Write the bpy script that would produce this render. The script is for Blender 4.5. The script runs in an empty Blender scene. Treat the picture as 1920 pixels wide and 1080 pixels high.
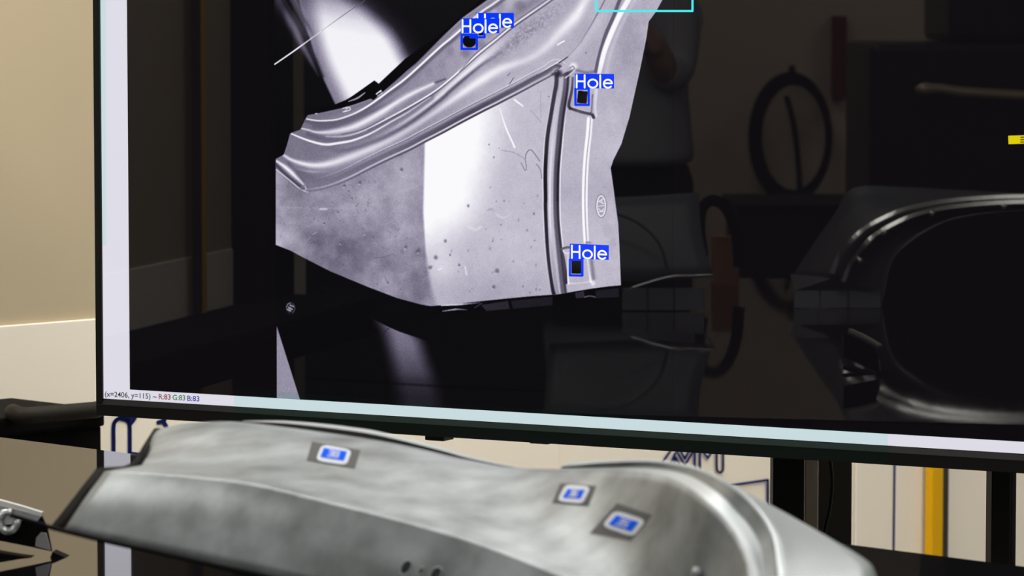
import bpy, bmesh, math
import numpy as np
from mathutils import Vector, Matrix
from mathutils.bvhtree import BVHTree

# ------------------------------------------------------------------ camera, world, exposure
F = 7000.0                       # focal length in pixels of the 1920 x 1080 frame
PITCH = math.atan(520.0/F)
CAM = Vector((0, 0, 1.38))
S = bpy.context.scene
cd = bpy.data.cameras.new('camera'); cam = bpy.data.objects.new('camera', cd); S.collection.objects.link(cam)
cam.location = CAM; cam.rotation_euler = (math.pi/2-PITCH, 0, 0)
cd.sensor_width = 36; cd.lens = F/1920*36; cd.clip_start = 0.05; cd.clip_end = 100
cd.dof.use_dof = True; cd.dof.focus_distance = 5.15; cd.dof.aperture_fstop = 12.0; cd.dof.aperture_blades = 0
S.camera = cam
W = bpy.data.worlds.new('room_fill'); S.world = W; W.use_nodes = True
W.node_tree.nodes['Background'].inputs[0].default_value = (0.95, 0.94, 0.92, 1)
W.node_tree.nodes['Background'].inputs[1].default_value = 0.60
S.view_settings.view_transform = 'Standard'; S.view_settings.look = 'None'
S.view_settings.exposure = 0.0; S.view_settings.gamma = 1.0; S.view_settings.use_curve_mapping = False

S.cycles.max_bounces = 8; S.cycles.diffuse_bounces = 3; S.cycles.glossy_bounces = 4; S.cycles.caustics_reflective = False; S.cycles.caustics_refractive = False

CEIL = 3.3
LAMP = 16.0                      # brightness of the ceiling panels
TABLE_Z = 0.772

# ------------------------------------------------------------------ geometry helpers
FWD = Vector((0, math.cos(PITCH), -math.sin(PITCH))); UP = Vector((0, math.sin(PITCH), math.cos(PITCH))); RT = Vector((1, 0, 0))
def ray(u, v): return RT*((u-960)/F)+UP*(-(v-540)/F)+FWD
def pt(u, v, d):
    r = ray(u, v); return CAM+r*(d/r.y)
TH = math.radians(28.6)
E = Vector((math.cos(TH), -math.sin(TH), 0)); N = Vector((-math.sin(TH), -math.cos(TH), 0)); P0 = Vector((0, 5.2, 0))
def tv(u, v, off=0.0):
    r = ray(u, v); t = (P0-CAM).dot(N)/r.dot(N); return CAM+r*t+N*off
def tva(p): return (p-P0).dot(E)
def tvp(a, z, off=0.0): return P0+E*a+Vector((0, 0, z))+N*off
def mirror(p): return p-N*(2*(p-P0).dot(N))
def mpt(u, v, d): return mirror(pt(u, v, d))
def on_z(u, v, z):
    r = ray(u, v); return CAM+r*((z-CAM.z)/r.z)
WB = Vector((0.692, 0.722, 0)).normalized(); WN = Vector((WB.y, -WB.x, 0)); W0 = Vector((-0.85, 6.2, 0))
def on_wall(u, v, off=0.0):
    r = ray(u, v); t = (W0+WN*off-CAM).dot(WN)/r.dot(WN); return CAM+r*t

# ------------------------------------------------------------------ scene helpers
COL = S.collection
ORI = {}
def tag(o, label=None, cat=None, group=None, kind=None):
    if label: o['label'] = label
    if cat: o['category'] = cat
    if group: o['group'] = group
    if kind: o['kind'] = kind
    return o
def thing(name, loc, label, cat, group=None):
    o = bpy.data.objects.new(name, None); COL.objects.link(o); o.location = loc; o.empty_display_size = 0.1
    ORI[o] = Vector(loc); return tag(o, label, cat, group)
def link(name, me, mat, parent=None, smooth=False, origin=None):
    """vertices are given in world space; the object gets its own origin"""
    o = bpy.data.objects.new(name, me); COL.objects.link(o)
    base = ORI[parent] if parent is not None else (Vector(origin) if origin is not None else Vector((0, 0, 0)))
    if base.length: me.transform(Matrix.Translation(-base))
    if parent is not None: o.parent = parent
    else: o.location = base
    ORI[o] = base
    if mat: me.materials.append(mat)
    if smooth: me.polygons.foreach_set('use_smooth', [True]*len(me.polygons))
    return o
def mesh(name, vs, fs, mat, parent=None, smooth=False, origin=None):
    me = bpy.data.meshes.new(name); me.from_pydata([tuple(v) for v in vs], [], fs)
    bm = bmesh.new(); bm.from_mesh(me); bmesh.ops.recalc_face_normals(bm, faces=bm.faces); bm.to_mesh(me); bm.free()
    me.update(); return link(name, me, mat, parent, smooth, origin)
def frombm(name, bm, mat, parent=None, smooth=False, origin=None):
    bmesh.ops.recalc_face_normals(bm, faces=bm.faces)
    me = bpy.data.meshes.new(name); bm.to_mesh(me); bm.free(); return link(name, me, mat, parent, smooth, origin)
def add_box8(bm, c, bev=0.0):
    """hexahedron from 8 corners: bottom ring 0-3, top ring 4-7"""
    v = [bm.verts.new(p) for p in c]
    fs = [bm.faces.new([v[i] for i in q]) for q in ((0, 1, 2, 3), (4, 5, 6, 7), (0, 1, 5, 4), (1, 2, 6, 5), (2, 3, 7, 6), (3, 0, 4, 7))]
    if bev:
        es = list({e for f in fs for e in f.edges}); bmesh.ops.bevel(bm, geom=es, offset=bev, segments=2, affect='EDGES', profile=0.6)
def add_obox(bm, c, ax, ay, az, bev=0.0):
    """oriented box: centre and three half-axis vectors"""
    add_box8(bm, [c+ax*i+ay*j+az*k for k in (-1, 1) for i, j in ((-1, -1), (1, -1), (1, 1), (-1, 1))], bev)
def obox(name, c, ax, ay, az, mat, parent=None, bev=0.0, origin=None):
    bm = bmesh.new(); add_obox(bm, Vector(c), Vector(ax), Vector(ay), Vector(az), bev); return frombm(name, bm, mat, parent, False, origin)
def add_tube(bm, P, r, seg=10, cap=True):
    P = [Vector(p) for p in P]; rings = []; up = None
    for i, p in enumerate(P):
        t = (P[min(i+1, len(P)-1)]-P[max(i-1, 0)]).normalized()
        if up is None:
            up = Vector((0, 0, 1)) if abs(t.z) < 0.9 else Vector((1, 0, 0))
        a = (up-t*up.dot(t)).normalized(); b = t.cross(a); up = a
        rr = r[i] if isinstance(r, (list, tuple)) else r
        rings.append([bm.verts.new(p+a*(rr*math.cos(q))+b*(rr*math.sin(q))) for q in [2*math.pi*k/seg for k in range(seg)]])
    for A, B in zip(rings, rings[1:]):
        for k in range(seg): bm.faces.new((A[k], A[(k+1) % seg], B[(k+1) % seg], B[k]))
    if cap: bm.faces.new(rings[0]); bm.faces.new(rings[-1])
def tube(name, P, r, mat, parent=None, seg=10, origin=None):
    bm = bmesh.new(); add_tube(bm, P, r, seg); return frombm(name, bm, mat, parent, True, origin)
def cat3(P, n=6):
    A = catmull(np.array([tuple(p) for p in P]), n); return [Vector(a) for a in A]
def slab(name, quad, nrm, th, mat, parent=None):
    """thin plate: polygon corners plus thickness along nrm"""
    q = [Vector(p) for p in quad]; k = len(q); vs = q+[p+nrm*th for p in q]
    fs = [list(range(k)), list(range(k, 2*k))]+[[i, (i+1) % k, k+(i+1) % k, k+i] for i in range(k)]
    return mesh(name, vs, fs, mat, parent)
def ribbon(name, strokes, hw, proj, mat, parent=None):
    """flat strokes with round joins; points in frame pixels, proj() puts them on the surface"""
    bm = bmesh.new()
    for P in strokes:
        for (x0, y0), (x1, y1) in zip(P, P[1:]):
            l = math.hypot(x1-x0, y1-y0) or 1; nx, ny = -(y1-y0)/l*hw, (x1-x0)/l*hw
            bm.faces.new([bm.verts.new(proj(a, b)) for a, b in ((x0+nx, y0+ny), (x1+nx, y1+ny), (x1-nx, y1-ny), (x0-nx, y0-ny))])
        for x, y in P:
            bm.faces.new([bm.verts.new(proj(x+hw*math.cos(t), y+hw*math.sin(t))) for t in [k*math.pi/6 for k in range(12)]])
    return frombm(name, bm, mat, parent)

# ------------------------------------------------------------------ materials
def srgb(c):
    f = lambda x: x/12.92 if x <= 0.04045 else ((x+0.055)/1.055)**2.4
    return tuple(f(x/255.0) for x in c)
MATS = {}
def mat(name, col, rough=0.5, metal=0.0, spec=0.5, emit=None, es=1.0, noise=None, bump=None, coat=0.0, srgbc=True):
    if name in MATS: return MATS[name]
    m = bpy.data.materials.new(name); MATS[name] = m; m.use_nodes = True; nt = m.node_tree; b = nt.nodes['Principled BSDF']
    c = srgb(col) if srgbc else col
    b.inputs['Base Color'].default_value = (*c, 1); b.inputs['Roughness'].default_value = rough; b.inputs['Metallic'].default_value = metal
    b.inputs['Specular IOR Level'].default_value = spec; b.inputs['Coat Weight'].default_value = coat
    if emit: b.inputs['Emission Color'].default_value = (*srgb(emit), 1); b.inputs['Emission Strength'].default_value = es
    if noise:
        sc, amt = noise[:2]; det = noise[2] if len(noise) > 2 else 5
        tc = nt.nodes.new('ShaderNodeTexCoord'); n = nt.nodes.new('ShaderNodeTexNoise'); n.inputs['Scale'].default_value = sc; n.inputs['Detail'].default_value = det
        r = nt.nodes.new('ShaderNodeValToRGB'); r.color_ramp.elements[0].position = 0.3; r.color_ramp.elements[1].position = 0.7
        r.color_ramp.elements[0].color = (*[x*(1-amt) for x in c], 1); r.color_ramp.elements[1].color = (*[min(1, x*(1+amt)) for x in c], 1)
        nt.links.new(tc.outputs['Object'], n.inputs['Vector']); nt.links.new(n.outputs['Fac'], r.inputs['Fac']); nt.links.new(r.outputs['Color'], b.inputs['Base Color'])
    if bump:
        tc = nt.nodes.new('ShaderNodeTexCoord'); n = nt.nodes.new('ShaderNodeTexNoise'); n.inputs['Scale'].default_value = bump[0]; n.inputs['Detail'].default_value = 6
        bp = nt.nodes.new('ShaderNodeBump'); bp.inputs['Strength'].default_value = bump[1]; bp.inputs['Distance'].default_value = 0.002
        nt.links.new(tc.outputs['Object'], n.inputs['Vector']); nt.links.new(n.outputs['Fac'], bp.inputs['Height']); nt.links.new(bp.outputs['Normal'], b.inputs['Normal'])
    return m
def lit(name, col):
    """a patch of the lit display: dark glass that gives off light of one colour"""
    m = mat(name, (4, 4, 4), rough=0.008, emit=col); m.cycles.emission_sampling = 'NONE'; return m
# ---------------------------------------------------------------- picture shown on the display
# painted as a function of position on the glass: grey values, strokes along curves, noise
def vnoise(U, V, sc, seed):
    r = np.random.RandomState(seed); T = r.rand(256, 256)
    x = U / sc + 1000.0; y = V / sc + 1000.0
    xi = np.floor(x).astype(int); yi = np.floor(y).astype(int)
    fx = x - xi; fy = y - yi; fx = fx*fx*(3-2*fx); fy = fy*fy*(3-2*fy)
    a = T[xi % 256, yi % 256]; b = T[(xi+1) % 256, yi % 256]
    c = T[xi % 256, (yi+1) % 256]; d = T[(xi+1) % 256, (yi+1) % 256]
    return (a*(1-fx)+b*fx)*(1-fy)+(c*(1-fx)+d*fx)*fy
def fbm(U, V, sc, seed, n=4):
    o = 0; w = 0
    for i in range(n):
        o = o + vnoise(U, V, sc/2**i, seed+i)*0.55**i; w += 0.55**i
    return o/w - 0.5
def sstep(a, b, x):
    t = np.clip((x-a)/(b-a), 0, 1); return t*t*(3-2*t)
def catmull(P, n=8):
    P = np.array(P, float)
    if len(P) < 3:
        return P
    Q = np.vstack([2*P[0]-P[1], P, 2*P[-1]-P[-2]]); out = []
    for i in range(1, len(Q)-2):
        p0, p1, p2, p3 = Q[i-1], Q[i], Q[i+1], Q[i+2]
        for k in range(n):
            t = k/n
            out.append(0.5*((2*p1)+(p2-p0)*t+(2*p0-5*p1+4*p2-p3)*t*t+(3*p1-p0-3*p2+p3)*t**3))
    out.append(P[-1]); return np.array(out)
def cdist(U, V, C):
    """distance to a polyline, fraction along it, signed side (+ = right of travel, y down)"""
    best = np.full(U.shape, 1e9); ss = np.zeros(U.shape); sd = np.zeros(U.shape)
    L = np.concatenate([[0], np.cumsum(np.hypot(*(C[1:]-C[:-1]).T))]); tot = L[-1]
    for i in range(len(C)-1):
        ax, ay = C[i]; dx, dy = C[i+1]-C[i]; l2 = dx*dx+dy*dy+1e-9
        t = np.clip(((U-ax)*dx+(V-ay)*dy)/l2, 0, 1)
        ex = U-ax-t*dx; ey = V-ay-t*dy; d = np.hypot(ex, ey); m = d < best
        best = np.where(m, d, best); ss = np.where(m, (L[i]+t*np.sqrt(l2))/tot, ss)
        sd = np.where(m, np.sign(dx*ey-dy*ex), sd)
    return best, ss, sd
def pmask(U, V, P, soft=0.7):
    """anti-aliased polygon mask"""
    P = np.array(P, float); Q = np.vstack([P, P[:1]])
    ins = np.zeros(U.shape, bool)
    for i in range(len(P)):
        (x0, y0), (x1, y1) = Q[i], Q[i+1]
        if y0 == y1: continue
        c = ((V >= min(y0, y1)) & (V < max(y0, y1)) & (U < x0+(V-y0)*(x1-x0)/(y1-y0)))
        ins ^= c
    d, _, _ = cdist(U, V, Q)
    return sstep(-soft, soft, np.where(ins, d, -d))
def lerp_s(s, w):
    if np.isscalar(w): return w
    return np.interp(s, np.linspace(0, 1, len(w)), w)

class Painter:
    def __init__(self, U, V):
        self.U, self.V = U, V; self.g = np.zeros(U.shape); self.clip = None
    def _box(self, C, m):
        i = np.where((self.U > C[:, 0].min()-m) & (self.U < C[:, 0].max()+m) & (self.V > C[:, 1].min()-m) & (self.V < C[:, 1].max()+m))
        return i
    def stroke(self, P, w, val, a=1.0, soft=0.6, off=0.0, n=8, clip=True):
        """ribbon of half-width w blended to grey val; w, val and a may vary along the curve"""
        C = catmull(P, n)
        wm = np.max(w)
        i = self._box(C, wm*2+6+abs(off))
        u, v = self.U[i], self.V[i]
        d, s, sd = cdist(u, v, C)
        if off: d = np.abs(d*sd-off)
        ww = lerp_s(s, w); al = lerp_s(s, a)
        k = np.exp(-(d/np.maximum(ww, 0.3))**2*1.2) if soft >= 1 else 1-sstep(ww*0.6, ww*1.25+0.5, d)
        k = k*al
        if clip and self.clip is not None: k = k*self.clip[i]
        self.g[i] = self.g[i]*(1-k)+lerp_s(s, val)*k
    def glow(self, P, w, val, a=1.0, off=0.0, clip=True, n=8):
        self.stroke(P, w, val, a, soft=1, off=off, clip=clip, n=n)
    def poly(self, P, val, soft=0.7, a=1.0, clip=False):
        P = np.array(P, float); i = self._box(P, 4+soft*2)
        k = pmask(self.U[i], self.V[i], P, soft)*a
        if clip and self.clip is not None: k = k*self.clip[i]
        self.g[i] = self.g[i]*(1-k)+val*k
    def spot(self, x, y, rx, ry, val, a=1.0, clip=True):
        i = np.where((abs(self.U-x) < 3*rx) & (abs(self.V-y) < 3*ry))
        k = np.exp(-(((self.U[i]-x)/rx)**2+((self.V[i]-y)/ry)**2)**1.5)*a
        if clip and self.clip is not None: k = k*self.clip[i]
        self.g[i] = self.g[i]*(1-k)+val*k

FENDER = [(990, -60), (913, 0), (867, 33), (830, 68), (777, 122), (725, 166), (712, 178), (700, 188), (695, 185), (664, 196), (640, 203), (599, 212), (577, 216),
          (573, 222), (565, 239), (563, 243), (544, 250), (538, 272), (532, 290), (517, 298), (517, 459), (545, 470), (565, 481),
          (620, 509), (690, 538), (745, 559), (790, 571), (808, 574), (830, 572), (947, 560), (1000, 555), (1044, 552),
          (1110, 541), (1140, 537), (1164, 535), (1162, 480), (1159, 420), (1150, 350), (1145, 315), (1150, 300), (1165, 270), (1180, 220),
          (1200, 130), (1212, 70), (1216, 41), (1230, 22), (1242, 0), (1285, -60)]
G0 = [(575, 359), (593, 357), (621, 350), (658, 335), (695, 316), (732, 298), (769, 281), (797, 266), (830, 249), (863, 231),
      (903, 210), (931, 196), (960, 181), (983, 169), (1003, 158), (1033, 142), (1043, 134)]

def paint_picture(U, V):
    p = Painter(U, V); g = p.g
    g[:] = 9
    g += 5*sstep(520, 700, U)*sstep(230, 0, V)
    # ---- light beam on the dark backdrop, upper left
    beam = [(560, -60), (577, 33), (590, 67), (610, 103), (627, 138), (648, 177), (668, 215), (735, 215), (790, 160), (775, 140), (760, 113), (743, 80), (727, 55), (702, 30), (677, 8), (640, -60)]
    Q = np.array(beam+beam[:1], float)
    i = np.where((U < 800) & (V < 230)); u, v = U[i], V[i]
    left = catmull([(548, -70), (560, -8), (571, 33), (581, 67), (591, 103), (604, 138), (622, 177), (640, 215)], 6)
    right = catmull([(600, -70), (650, -10), (681, 10), (706, 34), (730, 58), (747, 84), (758, 106), (785, 150), (800, 215)], 6)
    dl, sl, _ = cdist(u, v, left); xl = np.interp(v, left[:, 1], left[:, 0]); dl = np.where(u > xl, dl, -dl)
    xr = np.interp(v, right[:, 1], right[:, 0]); dr, _, _ = cdist(u, v, right); dr = np.where(u < xr, dr, -dr)
    wl = np.interp(v, [0, 100, 180], [26, 22, 18])
    k = sstep(-5, 1, dl)*(0.55+0.45*sstep(2, np.interp(v, [0, 60, 180], [46, 34, 36]), dl))*sstep(-24, 24, dr)
    peak = np.interp(v+0.35*(640-u)*0.5, [-40, 0, 14, 36, 60, 400], [110, 150, 185, 225, 243, 246])
    haze = 150*np.exp(-np.maximum(-dr, 0)/16)*sstep(-10, 20, dl)*(dr < 16)
    val = 10+np.maximum(k*peak-10, haze*0.35*(k < 0.9))
    edge = sstep(-2, 2, dl-np.interp(v, [0, 143, 180], [-30, -2, -2]))
    g[i] = np.maximum(g[i], val)
    p.glow([(521, -10), (526, 14), (540, 34), (553, 54), (566, 83), (582, 112), (597, 142)], [9, 10, 10, 9, 7, 5, 2], 128, [0.5, 0.75, 0.75, 0.8, 0.7, 0.55, 0.2])
    p.glow([(553, 0), (566, 30), (580, 62)], 7, 138, 0.6)
    p.glow([(530, -4), (545, 20), (559, 42), (572, 66), (582, 90), (592, 115), (603, 143)], [3, 3, 3, 3, 4, 5, 5], [50, 45, 60, 60, 55, 30, 20], [0.6, 0.7, 0.7, 0.7, 0.85, 0.9, 0.8])
    p.glow([(546, 0), (563, 26), (580, 52), (588, 70)], [4, 4, 4, 3], 70, [0.75, 0.75, 0.65, 0.1])
    p.spot(522, 40, 14, 40, 12, 0.8)
    p.stroke([(515, 120.5), (552, 95), (603, 58)], [1.0, 1.3, 0.7], 236, [1, 1, 0.5], n=3)
    p.stroke([(603, 58), (650, 24), (684, 1)], 0.6, 95, [0.2, 0.7, 0.8], n=3)
    # dark shadow gap along the upper edge of the panel
    p.poly([(990, -64), (908, -6), (830, 60), (760, 110), (710, 157), (702, 151), (663, 179), (649, 187), (630, 195), (605, 201), (570, 206), (545, 208), (560, 218), (640, 206), (720, 172), (830, 72), (995, -60)], 7, 1.0)
    p.poly([(655, 184), (702, 151), (710, 157), (722, 172), (700, 192), (650, 203)], 7, 0.8)
    p.spot(570, 207, 40, 9, 8, 0.9)
    p.stroke([(654, 190), (670, 184), (684, 174)], [0.6, 1.6, 0.8], 190, 0.8)
    # ---- below the panel
    lb = [(685, 590), (740, 618), (792, 636), (802, 641), (817, 682), (826, 712), (836, 748), (733, 748), (725, 702), (717, 665), (708, 623)]
    i = np.where((U > 660) & (U < 870) & (V > 580)); u, v = U[i], V[i]
    m = pmask(u, v, lb, 1.2)
    xl2 = np.interp(v, [590, 623, 665, 702, 748], [688, 704, 714, 722, 730]); xr2 = np.interp(v, [590, 640, 682, 707, 748], [770, 806, 820, 830, 842])
    b = sstep(0, 42, u-xl2)*sstep(0, 40, xr2-u)*np.interp(v, [590, 610, 650, 700, 712, 745], [120, 118, 104, 62, 42, 26])
    hard = np.interp(v, [590, 640, 660], [1, 1, 0])
    top = catmull([(680, 588), (740, 618), (792, 636), (812, 644)], 6); yt = np.interp(u, top[:, 0], top[:, 1])
    g[i] = np.maximum(g[i], 9+b*sstep(-1, 1.5, v-yt))
    p.stroke([(714, 625), (729, 616)], 0.7, 40, 0.8)
    p.poly([(519, 612), (519, 760), (566, 760), (562, 748)], 150, 0.6)
    p.glow([(566, 708), (900, 728), (1250, 740)], 3.0, 3, 0.45)  # dark line painting the table edge mirrored in the glass
    # strip under the panel
    p.poly([(812, 576), (1163, 536), (1164, 557), (1000, 575), (850, 590)], 8, 1.0)
    p.poly([(902, 572), (952, 564), (956, 579), (912, 583)], 42, 1.0); p.poly([(958, 564), (1036, 556), (1036, 572), (962, 579)], 30, 1.0)
    p.poly([(1078, 549), (1095, 546), (1096, 558), (1080, 559)], 46, 0.8); p.poly([(1116, 545), (1160, 540), (1161, 557), (1118, 559)], 30, 0.8)
    p.stroke([(828, 572), (860, 570.5), (900, 567.5)], [1.4, 1.8, 0.8], [225, 215, 110], [1, 0.9, 0.5])
    p.stroke([(830, 583.5), (856, 580), (876, 581)], [0.6, 1.3, 0.6], [150, 190, 60], 0.8)
    p.stroke([(1096, 557), (1106, 555), (1116, 557)], 1.0, 120, 0.7)
    p.stroke([(890, 577), (903, 569)], 0.8, 80, 0.6)
    # screw
    p.spot(544.5, 578, 8, 10, 34, 0.9); p.spot(543, 579, 4, 6, 120, 0.7)
    for dx, dy in ((-3, 4), (0, 1), (3, -4)):
        p.stroke([(541+dx, 576+dy), (548+dx, 579+dy)], 0.9, 190, 0.75)
    p.stroke([(537, 576), (540, 570), (545, 568)], 0.9, 150, 0.7)
    p.stroke([(549, 569), (553, 578), (549, 587)], 0.8, 90, 0.7)
    # ---- the pressed panel
    M = pmask(U, V, FENDER, 0.8); p.clip = M
    body = np.full(U.shape, 172.0)
    gx = catmull(G0, 8); yG = np.interp(U, gx[:, 0], gx[:, 1], left=np.nan, right=np.nan)
    yG = np.where(U < 575, 359-(575-U)*0.98, yG); yG = np.where(U > 1043, 134-(U-1043)*1.3, yG)
    low = V > yG
    n1 = fbm(U, V, 90, 3); n2 = fbm(U, V, 26, 9); n3 = fbm(U, V*1.0, 9, 17)
    # flat field of the panel
    lowv = 152+0*U
    lowv -= 42*np.exp(-(((U-655)/70)**2+((V-475)/50)**2))
    lowv -= 20*np.exp(-(((U-740)/70)**2+((V-540)/45)**2))
    lowv -= 16*np.exp(-(((U-545)/25)**2+((V-360)/35)**2))
    lowv += 22*np.exp(-(((U-765)/45)**2+((V-330)/60)**2))
    lowv += n1*66+n2*54+14*sstep(570, 525, U)
    xe = np.interp(V, [240, 270, 400, 480, 540, 575], [797, 796, 793, 798, 803, 812])
    br = 196+0*U-4*sstep(950, 1020, U)
    br += 60*sstep(955, 855, U+0.22*(V-330))*sstep(520, 395, V+0.4*(U-800))
    br -= 22*np.exp(-(((U-930)/120)**2+((V-560)/50)**2))
    br += 22*np.exp(-(((U-830)/26)**2+((V-500)/26)**2))
    br += n1*14+n2*10*sstep(880, 930, U+0.2*(V-300))
    kx = sstep(-2.5, 3.5, U-xe)
    kx = np.where(V > 470, sstep(-2.5, 3.5+(V-470)*0.12, U-xe), kx)
    lowv = lowv*(1-kx)+br*kx
    # ribbed band above the crease
    up = 150+n2*14+34*sstep(760, 950, U)+n1*16
    up -= 26*sstep(680, 540, U)
    up = np.where(V < yG-70, up-4, up)
    right = 186+n1*26+n2*20*sstep(1110, 1160, U)-16*np.exp(-(((U-1185)/40)**2+((V-70)/80)**2))
    hx = np.interp(V, [-60, 133, 160, 180, 216, 263, 318, 370, 415, 468, 522, 552], [1100, 1062, 1060, 1058, 1052, 1047, 1042, 1041, 1042, 1047, 1053, 1058])
    body = np.where(low, lowv, up)
    body = np.where((U > hx) & (V > 120-0.4*(U-1062)), right, body)
    k1 = sstep(0, 30, U-np.interp(V, [-60, 0, 55, 110, 140], [1170, 1130, 1104, 1066, 1050]))
    body = np.where((V < 150) & (U > 1040), body*(1-k1)+right*k1, body)
    g[:] = g*(1-M)+(body+n3*9)*M
    # speckled dark zone in the upper band
    sp = np.exp(-(((U-985)*0.8-(V-62)*0.6)/78)**2-(((U-985)*0.6+(V-62)*0.8)/14)**2)
    g[:] = g-sp*M*(26+80*fbm(U, V, 3.2, 41, 2))
    # flange with thumb marks along the top edge
    p.glow([(1060, -60), (1000, 4), (940, 42), (900, 74), (860, 105), (820, 133), (790, 152)], [14, 14, 13, 13, 13, 11, 8], [120, 128, 125, 135, 150, 165, 170], [0.8, 0.8, 0.7, 0.6, 0.5, 0.4, 0.2])
    for x, y, rx, ry, vv in ((780, 146, 9, 12, 142), (804, 137, 7, 10, 140), (828, 121, 8, 12, 140), (844, 97, 8, 11, 128), (874, 100, 10, 9, 112), (975, 10, 12, 10, 112), (938, 14, 9, 10, 140), (900, 84, 12, 8, 120)):
        p.spot(x, y, rx, ry, vv, 0.6)
    # outer flange
    p.glow([(990, -50), (918, 4), (872, 38), (832, 73), (778, 127), (722, 175)], 5, 132, 0.9)
    p.stroke([(990, -60), (913, 0), (867, 33), (830, 68), (777, 122), (725, 166)], 1.4, 95, 0.7)
    p.glow([(577, 219), (599, 217), (640, 209), (664, 202), (697, 190)], 6, 118, 0.8)
    S1 = [(575, 223), (593, 226), (614, 226), (636, 223), (664, 213), (688, 200), (710, 185), (730, 170), (757, 150), (783, 127), (810, 102), (830, 84), (845, 72), (867, 53), (903, 22), (935, 0), (1010, -60)]
    p.glow(S1, 4, 88, 0.75, off=5); p.stroke(S1, [1.0, 1.5, 1.7, 1.8, 1.7, 1.4, 1.1], 244, [0.9, 1, 1, 1, 1, 0.8, 0.7])
    p.glow([(590, 236), (615, 238), (640, 233), (677, 219), (723, 199), (769, 179), (800, 162), (835, 148)], [6, 8, 8, 7, 6, 4, 3, 2], [95, 96, 100, 92, 88, 85, 80, 75], [0.8, 0.85, 0.8, 0.85, 0.85, 0.9, 0.9, 0.7])
    S2 = [(566, 241), (579, 244), (593, 248), (614, 248), (640, 244), (662, 238), (686, 227), (714, 211), (747, 190), (778, 173), (812, 157)]
    p.glow(S2, [1.5, 2.5, 5, 6.5, 7, 7, 7, 6, 6, 5, 4], [225, 225, 222, 232, 240, 240, 244, 244, 242, 240, 235], 0.95)
    p.glow([(578, 252), (600, 259), (625, 262), (655, 259), (690, 248), (725, 229), (765, 206)], [5, 6, 5, 4, 3, 2, 2], [95, 100, 105, 105, 110, 115, 115], 0.8)
    p.stroke([(612, 256), (640, 256), (665, 251), (690, 241), (723, 224), (769, 199), (815, 171), (850, 143), (893, 104), (930, 74), (967, 44), (1033, -2), (1100, -55)], 1.3, [190, 220, 225, 240, 244, 244, 236, 225, 200, 190], [0.6, 0.8, 1, 1, 1, 1, 1, 0.9, 0.8, 0.7])
    p.stroke([(690, 244), (723, 228), (769, 202.5), (815, 174.5), (850, 147), (893, 108), (930, 78), (967, 48), (1033, 2), (1100, -50)], 1.2, 78, [0.5, 0.7, 0.8, 0.8, 0.8, 0.8, 0.8, 0.6])
    p.stroke([(640, 252), (680, 243), (720, 222)], 0.9, 90, 0.6)
    p.stroke([(862, 134), (893, 99.5), (930, 70), (967, 40), (1030, -4)], 1.0, 92, 0.6)
    # bright valley
    p.glow([(700, 262), (740, 241), (769, 222), (806, 196), (830, 177), (862, 149), (890, 124), (937, 82), (965, 60)], [3, 4, 5, 6.5, 8, 9, 9, 8, 6], [150, 190, 215, 236, 242, 244, 238, 212, 190], [0.5, 0.8, 0.9, 1, 1, 1, 0.95, 0.8, 0.4])
    S4 = [(547, 251), (566, 259), (590, 267), (612, 271), (636, 268), (662, 263), (695, 250), (732, 229), (769, 208), (806, 182)]
    p.glow(S4, 4, 120, 0.7, off=5); p.stroke(S4, [1.2, 1.8, 2.2, 2, 1.6, 1.3, 1.1, 1, 0.8], 242, [0.9, 1, 1, 1, 0.9, 0.8, 0.7, 0.5, 0.3])
    p.glow([(600, 279), (650, 281), (704, 266), (741, 248), (769, 231), (797, 210), (830, 184), (845, 170), (878, 142), (903, 122), (927, 106), (950, 90)], [5, 6, 6, 6, 5.5, 5, 4.5, 4.5, 4.5, 4, 4, 3], [122, 105, 100, 96, 92, 88, 88, 86, 88, 95, 110, 130], [0.5, 0.7, 0.8, 0.9, 0.95, 0.95, 0.95, 0.95, 0.95, 0.85, 0.6, 0.2])
    p.glow([(545, 270), (570, 285), (600, 292), (640, 288)], [8, 10, 9, 5], 122, [0.6, 0.7, 0.6, 0.2])
    S5 = [(532, 291), (547, 300), (569, 307), (593, 310), (621, 306), (658, 294), (695, 279), (732, 262), (769, 241), (806, 217), (853, 184), (895, 155), (937, 130), (987, 112), (1020, 92), (1053, 58), (1080, 30), (1095, 5), (1120, -40)]
    p.glow(S5, [2.5, 5, 7, 8, 8, 7, 6.5, 6, 6.5, 8, 10, 9, 7, 8, 11, 12, 9, 7], [235, 240, 236, 232, 228, 222, 214, 214, 228, 242, 246, 238, 225, 228, 236, 244, 240, 225], [0.9, 0.95, 0.95, 0.9, 0.9, 0.85, 0.85, 0.85, 0.9, 0.95, 0.95, 0.9, 0.8, 0.8, 0.85, 0.95, 0.8, 0.6])
    p.stroke([(1046, 84), (1052, 80), (1058, 77)], 1.2, 250, 0.9); p.stroke([(1084, 22), (1092, 12)], 1.2, 250, 0.8)
    p.glow([(700, 298), (760, 268), (820, 232), (880, 198), (940, 165), (1000, 140), (1040, 118)], [5, 6, 8, 9, 10, 9, 6], [148, 150, 168, 180, 190, 196, 190], 0.55)
    p.glow([(560, 322), (590, 335), (620, 333), (665, 316), (700, 300)], [7, 9, 9, 7, 5], [100, 112, 122, 120, 130], 0.75)
    p.glow([(556, 316), (585, 322), (615, 321)], [2, 3, 2], 190, [0.2, 0.6, 0.2])
    # left corner folds
    p.glow([(518, 309), (535, 326), (553, 342), (566, 353)], 5, 60, 0.85)
    p.glow([(519, 302), (538, 316), (556, 333), (571, 348), (574, 354)], [2.2, 4, 4.5, 3, 1.5], [235, 246, 240, 215, 200], 1)
    p.glow([(540, 305), (556, 322), (570, 340)], 3, 95, 0.6)
    p.stroke([(518, 318), (543, 338), (564, 355), (577, 360)], 0.9, 215, 0.9)
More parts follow.
